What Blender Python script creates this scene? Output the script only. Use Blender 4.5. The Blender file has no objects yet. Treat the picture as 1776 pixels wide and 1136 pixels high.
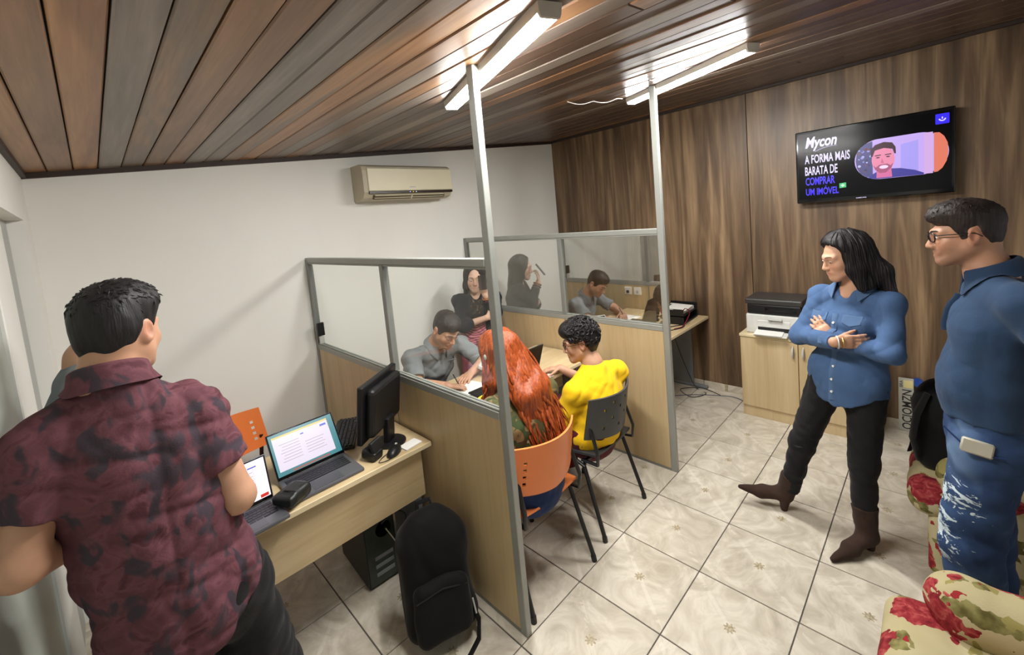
import bpy, bmesh, math, random
import numpy as np
from mathutils import Vector, Matrix, Euler
random.seed(7)
rng = np.random.default_rng(7)
SC = bpy.context.scene
COL = SC.collection
PI = math.pi

# ------------------------------------------------------------------ camera, world, exposure
YAW, PITCH, ROLL = 0.7763, -0.0909, -0.0923
CAM = Vector((0.0, 0.0, 1.8641))
fwd = Vector((math.sin(YAW) * math.cos(PITCH), math.cos(YAW) * math.cos(PITCH), math.sin(PITCH)))
rgt = Vector((math.cos(YAW), -math.sin(YAW), 0))
upv = rgt.cross(fwd)
r2 = math.cos(ROLL) * rgt + math.sin(ROLL) * upv
u2 = -math.sin(ROLL) * rgt + math.cos(ROLL) * upv
cd = bpy.data.cameras.new('camera')
cd.sensor_fit = 'HORIZONTAL'
cd.sensor_width = 36
cd.lens = 740.89 / 1776 * 36
cd.shift_y = -121.67 / 1776
cd.clip_start = 0.02
cam = bpy.data.objects.new('camera', cd)
COL.objects.link(cam)
M3 = Matrix((r2, u2, -fwd)).transposed()
cam.matrix_world = Matrix.Translation(CAM) @ M3.to_4x4()
SC.camera = cam

wd = bpy.data.worlds.new('world')
SC.world = wd
wd.use_nodes = True
wd.node_tree.nodes['Background'].inputs[0].default_value = (0.75, 0.78, 0.8, 1)
wd.node_tree.nodes['Background'].inputs[1].default_value = 0.7
SC.view_settings.view_transform = 'Standard'
SC.view_settings.look = 'None'
SC.view_settings.gamma = 1
SC.view_settings.use_curve_mapping = False
SC.view_settings.exposure = 0.14
LAMP = 200.0          # emission of the ceiling LED diffusers

# ------------------------------------------------------------------ materials
def S(r, g, b):
    f = lambda c: (c / 255 / 12.92) if c / 255 <= 0.04045 else ((c / 255 + 0.055) / 1.055) ** 2.4
    return (f(r), f(g), f(b), 1)

class NT:
    def __init__(s, name):
        s.m = bpy.data.materials.new(name)
        s.m.use_nodes = True
        s.t = s.m.node_tree
        s.b = s.t.nodes['Principled BSDF']
        s.out = s.t.nodes['Material Output']
    def n(s, kind, **kw):
        nd = s.t.nodes.new(kind)
        for k, v in kw.items():
            if k.startswith('i_'):
                key = k[2:]
                key = int(key) if key.isdigit() else key.replace('_', ' ')
                nd.inputs[key].default_value = v
            else:
                setattr(nd, k, v)
        return nd
    def l(s, a, b):
        s.t.links.new(a, b)
    def coord(s, scale=(1, 1, 1), rot=(0, 0, 0), loc=(0, 0, 0), kind='Object', rand=False):
        tc = s.n('ShaderNodeTexCoord')
        mp = s.n('ShaderNodeMapping')
        mp.inputs['Scale'].default_value = scale
        mp.inputs['Rotation'].default_value = rot
        mp.inputs['Location'].default_value = loc
        s.l(tc.outputs[kind], mp.inputs[0])
        if rand:
            oi = s.n('ShaderNodeObjectInfo')
            mu = s.n('ShaderNodeMath', operation='MULTIPLY', i_1=37.0)
            s.l(oi.outputs['Random'], mu.inputs[0])
            va = s.n('ShaderNodeVectorMath', operation='ADD')
            s.l(mp.outputs[0], va.inputs[0])
            s.l(mu.outputs[0], va.inputs[1])
            return va.outputs[0]
        return mp.outputs[0]
    def noise(s, vec, scale, detail=3, rough=0.5, dist=0.0):
        nd = s.n('ShaderNodeTexNoise')
        nd.inputs['Scale'].default_value = scale
        nd.inputs['Detail'].default_value = detail
        nd.inputs['Roughness'].default_value = rough
        nd.inputs['Distortion'].default_value = dist
        s.l(vec, nd.inputs['Vector'])
        return nd.outputs['Fac']
    def ramp(s, fac, stops, interp='LINEAR'):
        r = s.n('ShaderNodeValToRGB')
        r.color_ramp.interpolation = interp
        el = r.color_ramp.elements
        while len(el) < len(stops):
            el.new(0.5)
        for e, (p, c) in zip(el, stops):
            e.position = p
            e.color = c
        s.l(fac, r.inputs[0])
        return r.outputs[0]
    def mix(s, fac, a, b, mode='MIX'):
        m = s.n('ShaderNodeMix', data_type='RGBA', blend_type=mode)
        for inp, v in ((m.inputs[0], fac), (m.inputs[6], a), (m.inputs[7], b)):
            if hasattr(v, 'is_output'):
                s.l(v, inp)
            else:
                inp.default_value = v
        return m.outputs[2]
    def math(s, op, a, b=None):
        m = s.n('ShaderNodeMath', operation=op)
        for i, v in enumerate((a, b)):
            if v is None:
                continue
            if hasattr(v, 'is_output'):
                s.l(v, m.inputs[i])
            else:
                m.inputs[i].default_value = v
        return m.outputs[0]
    def bump(s, fac, strength=0.2, dist=0.01):
        b = s.n('ShaderNodeBump')
        b.inputs['Strength'].default_value = strength
        b.inputs['Distance'].default_value = dist
        s.l(fac, b.inputs['Height'])
        s.l(b.outputs[0], s.b.inputs['Normal'])
    def base(s, c):
        if hasattr(c, 'is_output'):
            s.l(c, s.b.inputs['Base Color'])
        else:
            s.b.inputs['Base Color'].default_value = c
    def set(s, rough=0.5, metal=0.0, spec=0.5):
        s.b.inputs['Roughness'].default_value = rough
        s.b.inputs['Metallic'].default_value = metal
        s.b.inputs['Specular IOR Level'].default_value = spec
        return s

def dark(c, k):
    return (c[0] * k, c[1] * k, c[2] * k, 1)

def plain(name, col, rough=0.5, metal=0.0, var=0.08, scale=12, bump=0.0, bscale=80, spec=0.5):
    t = NT(name).set(rough, metal, spec)
    v = t.coord()
    n = t.noise(v, scale, 4)
    t.base(t.ramp(n, [(0.25, dark(col, 1 - var)), (0.75, dark(col, 1 + var))]))
    if bump:
        t.bump(t.noise(v, bscale, 3), bump, 0.004)
    return t.m

def emis(name, col, strength=1.0):
    t = NT(name)
    t.base((0, 0, 0, 1))
    t.set(0.3)
    t.b.inputs['Emission Color'].default_value = col
    t.b.inputs['Emission Strength'].default_value = strength
    return t.m

def wood(name, c1, c2, c3, axis='z', rough=0.45, sc=1.0, rand=False, streak=1.0, spec=0.5, grain=0.35):
    t = NT(name).set(rough, 0, spec)
    st = {'x': (0.7, 9, 9), 'y': (9, 0.7, 9), 'z': (9, 9, 0.55)}[axis]
    v = t.coord(scale=tuple(a * sc for a in st), rand=rand)
    n1 = t.noise(v, 1.0 * streak, 3, 0.55, 0.8)
    n2 = t.noise(v, 5.0 * streak, 4, 0.6, 0.4)
    a = t.ramp(n1, [(0.3, c1), (0.5, c2), (0.72, c3)])
    b = t.ramp(n2, [(0.3, dark(c1, 0.8)), (0.7, (1, 1, 1, 1))])
    t.base(t.mix(grain, a, b, 'MULTIPLY'))
    t.bump(n2, 0.08, 0.003)
    return t.m

def cloth(name, col, var=0.12, rough=0.85, weave=0.25):
    t = NT(name).set(rough, 0, 0.25)
    v = t.coord()
    n = t.noise(v, 6, 4, 0.6)
    t.base(t.ramp(n, [(0.3, dark(col, 1 - var)), (0.7, dark(col, 1 + var))]))
    wr = t.noise(t.coord(scale=(1, 1, 0.7)), 8, 2, 0.5, 0.6)
    b1 = t.n('ShaderNodeBump')
    b1.inputs['Strength'].default_value = 0.3
    b1.inputs['Distance'].default_value = 0.02
    t.l(wr, b1.inputs['Height'])
    t.bump(t.noise(v, 220, 2), weave, 0.002)
    for nd in t.t.nodes:
        if nd.type == 'BUMP' and nd != b1:
            t.l(b1.outputs[0], nd.inputs['Normal'])
    t.b.inputs['Sheen Weight'].default_value = 0.06
    return t.m

def skin_mat(name, col):
    t = NT(name).set(0.48, 0, 0.4)
    at = t.n('ShaderNodeAttribute', attribute_name='tint')
    v = t.coord()
    n = t.noise(v, 25, 3)
    c = t.ramp(n, [(0.3, dark(col, 0.93)), (0.7, dark(col, 1.05))])
    t.base(t.mix(1.0, c, at.outputs['Color'], 'MULTIPLY'))
    t.bump(t.noise(v, 160, 2), 0.06, 0.002)
    t.b.inputs['Subsurface Weight'].default_value = 0.08
    t.b.inputs['Subsurface Radius'].default_value = (0.01, 0.004, 0.002)
    return t.m

def hair_mat(name, c1, c2, stretch=(60, 60, 6), rough=0.55):
    t = NT(name).set(rough, 0, 0.4)
    v = t.coord(scale=stretch)
    n = t.noise(v, 1.6, 4, 0.6)
    t.base(t.ramp(n, [(0.3, c1), (0.7, c2)]))
    t.bump(n, 0.6, 0.006)
    return t.m

# ------------------------------------------------------------------ mesh building
def vec(*a):
    return np.array(a, float)

def nrm(v):
    v = np.asarray(v, float)
    return v / (np.linalg.norm(v) + 1e-12)

def frame(d, hint=(0, 0, 1)):
    d = nrm(d)
    h = np.asarray(hint, float)
    if abs(np.dot(d, nrm(h))) > 0.98:
        h = vec(1, 0, 0) if abs(d[0]) < 0.9 else vec(0, 1, 0)
    a = nrm(np.cross(d, h))
    b = np.cross(a, d)
    return a, b

class MB:
    """collects faces, builds ONE mesh"""
    def __init__(s):
        s.v, s.f = [], []
    def add(s, verts, faces):
        o = len(s.v)
        s.v.extend([tuple(map(float, p)) for p in verts])
        s.f.extend([tuple(i + o for i in f) for f in faces])
        return s
    def box(s, c, size, rot=None, bev=0.0, seg=1):
        bm = bmesh.new()
        bmesh.ops.create_cube(bm, size=1)
        for v in bm.verts:
            v.co = Vector((v.co.x * size[0], v.co.y * size[1], v.co.z * size[2]))
        if bev > 0:
            bmesh.ops.bevel(bm, geom=bm.edges[:], offset=bev, segments=seg, profile=0.5, affect='EDGES')
        R = Matrix.Identity(3)
        if rot is not None:
            R = rot if isinstance(rot, Matrix) else Euler(rot).to_matrix()
        c = Vector(c)
        bm.verts.index_update()
        vs = [tuple(R @ v.co + c) for v in bm.verts]
        fs = [tuple(v.index for v in f.verts) for f in bm.faces]
        bm.free()
        return s.add(vs, fs)
    def tube(s, pts, r, n=8, cap=True, squash=None):
        pts = [np.asarray(p, float) for p in pts]
        rr = r if hasattr(r, '__len__') else [r] * len(pts)
        vs, fs = [], []
        pa = None
        for i, p in enumerate(pts):
            d = nrm(pts[min(i + 1, len(pts) - 1)] - pts[max(i - 1, 0)])
            if pa is None:
                a, b = frame(d)
            else:
                a = nrm(pa - d * np.dot(pa, d))
                b = np.cross(a, d)
            pa = a
            q = squash or (1, 1)
            for k in range(n):
                t = 2 * PI * k / n
                vs.append(p + rr[i] * (math.cos(t) * a * q[0] + math.sin(t) * b * q[1]))
        m = len(pts)
        for i in range(m - 1):
            for k in range(n):
                k2 = (k + 1) % n
                fs.append((i * n + k, i * n + k2, (i + 1) * n + k2, (i + 1) * n + k))
        if cap:
            fs.append(tuple(range(n - 1, -1, -1)))
            fs.append(tuple((m - 1) * n + k for k in range(n)))
        return s.add(vs, fs)
    def cyl(s, a, b, r1, r2=None, n=14):
        return s.tube([a, b], [r1, r1 if r2 is None else r2], n)
    def sphere(s, c, r, n=10, m=7, rot=None):
        r = np.asarray(r if hasattr(r, '__len__') else (r, r, r), float)
        R = np.eye(3) if rot is None else np.asarray(rot)
        vs = [c + R.T @ (r * vec(0, 0, 1))]
        for i in range(1, m):
            for k in range(n):
                t, p = PI * i / m, 2 * PI * k / n
                vs.append(c + R.T @ (r * vec(math.sin(t) * math.cos(p), math.sin(t) * math.sin(p), math.cos(t))))
        vs.append(c + R.T @ (r * vec(0, 0, -1)))
        fs = [(0, 1 + k, 1 + (k + 1) % n) for k in range(n)]
        for i in range(m - 2):
            for k in range(n):
                a, b = 1 + i * n + k, 1 + i * n + (k + 1) % n
                fs.append((a, a + n, b + n, b))
        e = len(vs) - 1
        fs += [(e, 1 + (m - 2) * n + (k + 1) % n, 1 + (m - 2) * n + k) for k in range(n)]
        return s.add(vs, fs)
    def poly(s, pts, normal, th):
        """flat polygon with thickness th along normal"""
        nn = nrm(normal) * th
        n = len(pts)
        vs = [np.asarray(p, float) for p in pts] + [np.asarray(p, float) + nn for p in pts]
        fs = [tuple(range(n))[::-1], tuple(range(n, 2 * n))]
        fs += [(i, (i + 1) % n, n + (i + 1) % n, n + i) for i in range(n)]
        return s.add(vs, fs)
    def shell(s, fn, nu, nv, th, mask=None):
        """thick sheet over fn(u,v)->point; cells in mask are left out (holes)"""
        P = np.array([[fn(i / nu, j / nv) for j in range(nv + 1)] for i in range(nu + 1)])
        du = np.gradient(P, axis=0)
        dv = np.gradient(P, axis=1)
        N = np.cross(du, dv)
        N /= np.linalg.norm(N, axis=2, keepdims=True) + 1e-12
        A = P + N * th / 2
        B = P - N * th / 2
        idx = lambda i, j: i * (nv + 1) + j
        o = (nu + 1) * (nv + 1)
        on = np.ones((nu, nv), bool)
        for c in (mask or []):
            on[c] = False
        fs = []
        for i in range(nu):
            for j in range(nv):
                if not on[i, j]:
                    continue
                q = [idx(i, j), idx(i + 1, j), idx(i + 1, j + 1), idx(i, j + 1)]
                fs.append(tuple(q))
                fs.append(tuple(k + o for k in q[::-1]))
                for e, (di, dj) in enumerate(((0, -1), (1, 0), (0, 1), (-1, 0))):
                    ii, jj = i + di, j + dj
                    if not (0 <= ii < nu and 0 <= jj < nv and on[ii, jj]):
                        a, b = q[e], q[(e + 1) % 4]
                        fs.append((a, a + o, b + o, b))
        return s.add(list(A.reshape(-1, 3)) + list(B.reshape(-1, 3)), fs)
    def mesh(s, name, mat, smooth=False):
        me = bpy.data.meshes.new(name)
        me.from_pydata(s.v, [], s.f)
        me.materials.append(mat)
        if smooth:
            me.polygons.foreach_set('use_smooth', [True] * len(me.polygons))
            try:
                me.set_sharp_from_angle(angle=math.radians(42))
            except Exception:
                pass
        me.update()
        return me

def obj(name, mb, mat, parent=None, loc=(0, 0, 0), smooth=False):
    me = mb if isinstance(mb, bpy.types.Mesh) else mb.mesh(name, mat, smooth)
    o = bpy.data.objects.new(name, me)
    COL.objects.link(o)
    o.location = loc
    if parent is not None:
        o.parent = parent
    return o

def tag(o, label=None, cat=None, group=None, kind=None):
    for k, v in (('label', label), ('category', cat), ('group', group), ('kind', kind)):
        if v:
            o[k] = v
    return o

def thing(name, label, cat, loc=(0, 0, 0), rotz=0.0, group=None):
    o = bpy.data.objects.new(name, None)
    o.empty_display_size = 0.05
    COL.objects.link(o)
    o.location = loc
    o.rotation_euler = (0, 0, rotz)
    return tag(o, label, cat, group)

def dup(root, loc, rotz, label, group=None):
    r = root.copy()
    COL.objects.link(r)
    r.location = loc
    r.rotation_euler = (0, 0, rotz)
    r['label'] = label
    if group:
        r['group'] = group
    for ch in list(root.children):
        c = ch.copy()
        COL.objects.link(c)
        c.parent = r
        for g in list(ch.children):
            d = g.copy()
            COL.objects.link(d)
            d.parent = c
    return r

def struct(name, mb, mat, parent=None, loc=(0, 0, 0)):
    o = obj(name, mb, mat, parent, loc)
    if parent is None:
        o['kind'] = 'structure'
    return o

def text_mb(txt, w, h, origin, right, up, th=0.001, bold=0.0, shear=0.0):
    """lettering fitted into a w x h box whose lower left corner is origin"""
    cu = bpy.data.curves.new('lettering', 'FONT')
    cu.body = txt
    cu.offset = bold
    cu.shear = shear
    cu.resolution_u = 3
    ob = bpy.data.objects.new('lettering', cu)
    COL.objects.link(ob)
    dg = bpy.context.evaluated_depsgraph_get()
    me = bpy.data.meshes.new_from_object(ob.evaluated_get(dg))
    co = np.empty(len(me.vertices) * 3)
    me.vertices.foreach_get('co', co)
    co = co.reshape(-1, 3)
    fs = [tuple(p.vertices) for p in me.polygons]
    lo, hi = co.min(0), co.max(0)
    co = (co - lo) / np.maximum(hi - lo, 1e-6)
    right, up, origin = nrm(right), nrm(up), np.asarray(origin, float)
    nn = np.cross(right, up) * th
    P = origin + co[:, :1] * w * right + co[:, 1:2] * h * up + nn
    mb = MB()
    mb.add(P, fs)
    bpy.data.objects.remove(ob)
    bpy.data.curves.remove(cu)
    bpy.data.meshes.remove(me)
    return mb

# ------------------------------------------------------------------ figures: signed distance shapes meshed into one smooth surface
def smin(a, b, k):
    if k <= 0:
        return np.minimum(a, b)
    h = np.maximum(k - np.abs(a - b), 0) / k
    return np.minimum(a, b) - h * h * k * 0.25

def rcap(a, b, ra, rb, cut=False):
    a, b = vec(*a), vec(*b)
    ab = b - a
    L2 = max(ab @ ab, 1e-9)
    L = math.sqrt(L2)
    def fn(X, Y, Z):
        px, py, pz = X - a[0], Y - a[1], Z - a[2]
        t0 = (px * ab[0] + py * ab[1] + pz * ab[2]) / L2
        t = np.clip(t0, 0, 1)
        d = np.sqrt((px - t * ab[0]) ** 2 + (py - t * ab[1]) ** 2 + (pz - t * ab[2]) ** 2) - (ra + (rb - ra) * t)
        if cut:
            d = np.maximum(d, (t0 - 1) * L)
        return d
    m = max(ra, rb)
    return fn, np.minimum(a, b) - m, np.maximum(a, b) + m

def ecap(a, b, w, wa, wb):
    """capsule with an elliptical section: w = width axis, wa/wb = (half width, half depth) at each end"""
    a, b = vec(*a), vec(*b)
    ab = b - a
    L = max(np.linalg.norm(ab), 1e-6)
    d = ab / L
    w = nrm(vec(*w) - d * np.dot(vec(*w), d))
    q = np.cross(d, w)
    def fn(X, Y, Z):
        px, py, pz = X - a[0], Y - a[1], Z - a[2]
        s = px * d[0] + py * d[1] + pz * d[2]
        t = np.clip(s / L, 0, 1)
        W = wa[0] + (wb[0] - wa[0]) * t
        D = wa[1] + (wb[1] - wa[1]) * t
        m = np.minimum(W, D)
        o = s - t * L
        u = (px * w[0] + py * w[1] + pz * w[2]) / W
        v = (px * q[0] + py * q[1] + pz * q[2]) / D
        k = np.sqrt(u * u + v * v + (o / m) ** 2)
        g = np.sqrt((u / W) ** 2 + (v / D) ** 2 + (o / m / m) ** 2)
        return k * (k - 1) / np.maximum(g, 1e-6)
    m = max(*wa, *wb)
    return fn, np.minimum(a, b) - m, np.maximum(a, b) + m

def ell(c, r, M=None):
    c = vec(*c)
    M = np.eye(3) if M is None else np.asarray(M, float)
    def fn(X, Y, Z):
        px, py, pz = X - c[0], Y - c[1], Z - c[2]
        q = [(px * M[i][0] + py * M[i][1] + pz * M[i][2]) / r[i] for i in range(3)]
        k = np.sqrt(q[0] ** 2 + q[1] ** 2 + q[2] ** 2)
        g = np.sqrt((q[0] / r[0]) ** 2 + (q[1] / r[1]) ** 2 + (q[2] / r[2]) ** 2)
        return k * (k - 1) / np.maximum(g, 1e-6)
    m = max(r)
    return fn, c - m, c + m

def rbx(c, half, rad, M=None):
    c = vec(*c)
    M = np.eye(3) if M is None else np.asarray(M, float)
    def fn(X, Y, Z):
        px, py, pz = X - c[0], Y - c[1], Z - c[2]
        q = [np.abs(px * M[i][0] + py * M[i][1] + pz * M[i][2]) - (half[i] - rad) for i in range(3)]
        o = np.sqrt(sum(np.maximum(k, 0) ** 2 for k in q))
        return o + np.minimum(np.maximum(np.maximum(q[0], q[1]), q[2]), 0) - rad
    m = float(np.linalg.norm(half))
    return fn, c - m, c + m

def folds(X, Y, Z, seed, freq=38.0, stretch=(1, 1, 0.35), ridge=False):
    g = np.random.default_rng(seed)
    s = np.zeros_like(X)
    for i in range(4):
        k = g.normal(size=3) * np.array(stretch)
        k = k / np.linalg.norm(k) * freq * (0.6 + 0.5 * i)
        m = g.normal(size=3) * 14
        w = np.sin(k[0] * X + k[1] * Y + k[2] * Z + 1.6 * np.sin(m[0] * X + m[1] * Y + m[2] * Z) + g.uniform(0, 6))
        s += (1.15 - 2.1 * np.abs(w) ** 0.75 if ridge else w) / (1 + 0.6 * i)
    return s * 0.45

class Field:
    def __init__(s, lo, hi, h):
        s.lo = vec(*lo)
        s.h = h
        s.n = np.ceil((vec(*hi) - s.lo) / h).astype(int) + 1
        s.F = np.full(s.n, 9.0, np.float32)
        s.ax = [s.lo[i] + h * np.arange(s.n[i]) for i in range(3)]
    def sub(s, lo, hi, pad):
        i0 = np.clip(np.floor((lo - pad - s.lo) / s.h).astype(int), 0, s.n)
        i1 = np.clip(np.ceil((hi + pad - s.lo) / s.h).astype(int) + 1, 0, s.n)
        sl = tuple(slice(a, b) for a, b in zip(i0, i1))
        g = [s.ax[i][sl[i]].astype(np.float32) for i in range(3)]
        return sl, g[0][:, None, None], g[1][None, :, None], g[2][None, None, :]
    def put(s, prim, k=0.02, op='u'):
        fn, lo, hi = prim
        sl, X, Y, Z = s.sub(lo, hi, k + 0.02)
        if min(s.F[sl].shape) == 0:
            return s
        d = fn(X, Y, Z)
        if op == 'u':
            s.F[sl] = smin(s.F[sl], d, k)
        elif op == 's':
            s.F[sl] = -smin(-s.F[sl], d, k)
        return s
    def many(s, prims, k):
        for p in prims:
            s.put(p, k)
        return s
    def isect(s, fn):
        """keep where fn(X,Y,Z) < 0"""
        X, Y, Z = (s.ax[0][:, None, None].astype(np.float32), s.ax[1][None, :, None].astype(np.float32), s.ax[2][None, None, :].astype(np.float32))
        s.F = np.maximum(s.F, fn(X, Y, Z).astype(np.float32))
        return s
    def plane(s, p, n):
        p, n = vec(*p), nrm(n)
        return s.isect(lambda X, Y, Z: (X - p[0]) * n[0] + (Y - p[1]) * n[1] + (Z - p[2]) * n[2])
    def warp(s, fn, band=0.03):
        m = np.abs(s.F) < band
        i = np.nonzero(m)
        s.F[i] += fn(s.ax[0][i[0]], s.ax[1][i[1]], s.ax[2][i[2]])
        return s
    def at(s, P):
        q = np.clip((np.asarray(P, float) - s.lo) / s.h, 0, np.array(s.F.shape) - 1.001)
        i = q.astype(int)
        f = q - i
        out = np.zeros(len(q))
        for a in (0, 1):
            for b in (0, 1):
                for c in (0, 1):
                    w = (f[:, 0] if a else 1 - f[:, 0]) * (f[:, 1] if b else 1 - f[:, 1]) * (f[:, 2] if c else 1 - f[:, 2])
                    out += w * np.clip(s.F[i[:, 0] + a, i[:, 1] + b, i[:, 2] + c], -0.2, 0.2)
        return out
    def push(s, P, margin=0.003, pair=False):
        """moves points that lie under the surface out to it"""
        P = np.array(P, float)
        for _ in range(4):
            d = s.at(P)
            g = np.stack([s.at(P + e) - s.at(P - e) for e in np.eye(3) * s.h], 1)
            g /= np.linalg.norm(g, axis=1, keepdims=True) + 1e-9
            m = np.clip(margin - d, 0, 0.03)
            mv = g * m[:, None]
            if pair:
                h = len(P) // 2
                use = (m[:h] > m[h:])[:, None]
                k = np.where(use, mv[:h], mv[h:])
                mv = np.concatenate([k, k])
            P += mv
        return P
    def hit(s, p, d, L=0.5):
        """first surface point from p along d"""
        d = nrm(d)
        t = np.arange(0, L, 0.002)
        P = vec(*p) + t[:, None] * d
        k = np.nonzero(s.at(P) < 0)[0]
        return P[k[0]] if len(k) else None
    def nets(s):
        F = s.F
        neg = F < 0
        c = np.zeros(tuple(np.array(F.shape) - 1), np.uint8)
        for dx in (0, 1):
            for dy in (0, 1):
                for dz in (0, 1):
                    c += neg[dx:F.shape[0] - 1 + dx, dy:F.shape[1] - 1 + dy, dz:F.shape[2] - 1 + dz]
        I, J, K = np.nonzero((c > 0) & (c < 8))
        vid = np.full(c.shape, -1, np.int32)
        vid[I, J, K] = np.arange(len(I))
        acc = np.zeros((len(I), 3))
        cnt = np.zeros(len(I))
        cor = [(a, b, d) for a in (0, 1) for b in (0, 1) for d in (0, 1)]
        val = {q: F[I + q[0], J + q[1], K + q[2]].astype(float) for q in cor}
        for q in cor:
            for ax in range(3):
                if q[ax]:
                    continue
                e = list(q)
                e[ax] = 1
                e = tuple(e)
                v0, v1 = val[q], val[e]
                m = (v0 < 0) != (v1 < 0)
                t = np.where(m, v0 / np.where(v0 == v1, 1, v0 - v1), 0)
                for k in range(3):
                    acc[:, k] += np.where(m, q[k] + (t if k == ax else 0), 0)
                cnt += m
        V = (acc / cnt[:, None] + np.stack([I, J, K], 1)) * s.h + s.lo
        Q = []
        for ax in range(3):
            a, b = [(1, 2), (2, 0), (0, 1)][ax]
            sh = list(F.shape)
            s0 = [slice(0, None)] * 3
            s1 = [slice(0, None)] * 3
            s0[ax] = slice(0, sh[ax] - 1)
            s1[ax] = slice(1, None)
            n0, n1 = neg[tuple(s0)], neg[tuple(s1)]
            for flip in (False, True):
                P = np.array(np.nonzero((n0 & ~n1) if not flip else (~n0 & n1)))
                ok = (P[a] > 0) & (P[b] > 0) & (P[a] < sh[a] - 1) & (P[b] < sh[b] - 1)
                P = P[:, ok]
                q = []
                for da, db in ((0, 0), (1, 0), (1, 1), (0, 1)):
                    R = P.copy()
                    R[a] -= 1 - da
                    R[b] -= 1 - db
                    q.append(vid[R[0], R[1], R[2]])
                q = np.stack(q, 1)
                Q.append(q[:, ::-1] if flip else q)
        Q = np.concatenate(Q)
        return V, Q[(Q >= 0).all(1)]

def field_mesh(name, fld, mat, base, tint=None, relax=1):
    V, Q = fld.nets()
    if relax:
        for _ in range(relax):
            A = np.zeros_like(V)
            n = np.zeros(len(V))
            for i in range(4):
                a, b = Q[:, i], Q[:, (i + 1) % 4]
                for k in range(3):
                    A[:, k] += np.bincount(a, V[b, k], len(V)) + np.bincount(b, V[a, k], len(V))
                n += np.bincount(a, minlength=len(V)) + np.bincount(b, minlength=len(V))
            V = V * 0.5 + 0.5 * A / np.maximum(n, 1)[:, None]
    me = bpy.data.meshes.new(name)
    me.vertices.add(len(V))
    me.vertices.foreach_set('co', (V - np.asarray(base)).astype(np.float32).ravel())
    me.loops.add(Q.size)
    me.loops.foreach_set('vertex_index', Q.astype(np.int32).ravel())
    me.polygons.add(len(Q))
    me.polygons.foreach_set('loop_start', np.arange(0, Q.size, 4, dtype=np.int32))
    me.polygons.foreach_set('use_smooth', np.ones(len(Q), bool))
    me.update(calc_edges=True)
    me.validate()
    me.materials.append(mat)
    if tint is not None:
        ca = me.color_attributes.new('tint', 'FLOAT_COLOR', 'POINT')
        c = np.ones((len(V), 4), np.float32)
        c[:, :3] = tint(V)
        if len(ca.data) == len(V):
            ca.data.foreach_set('color', c.ravel())
    return me

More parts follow.
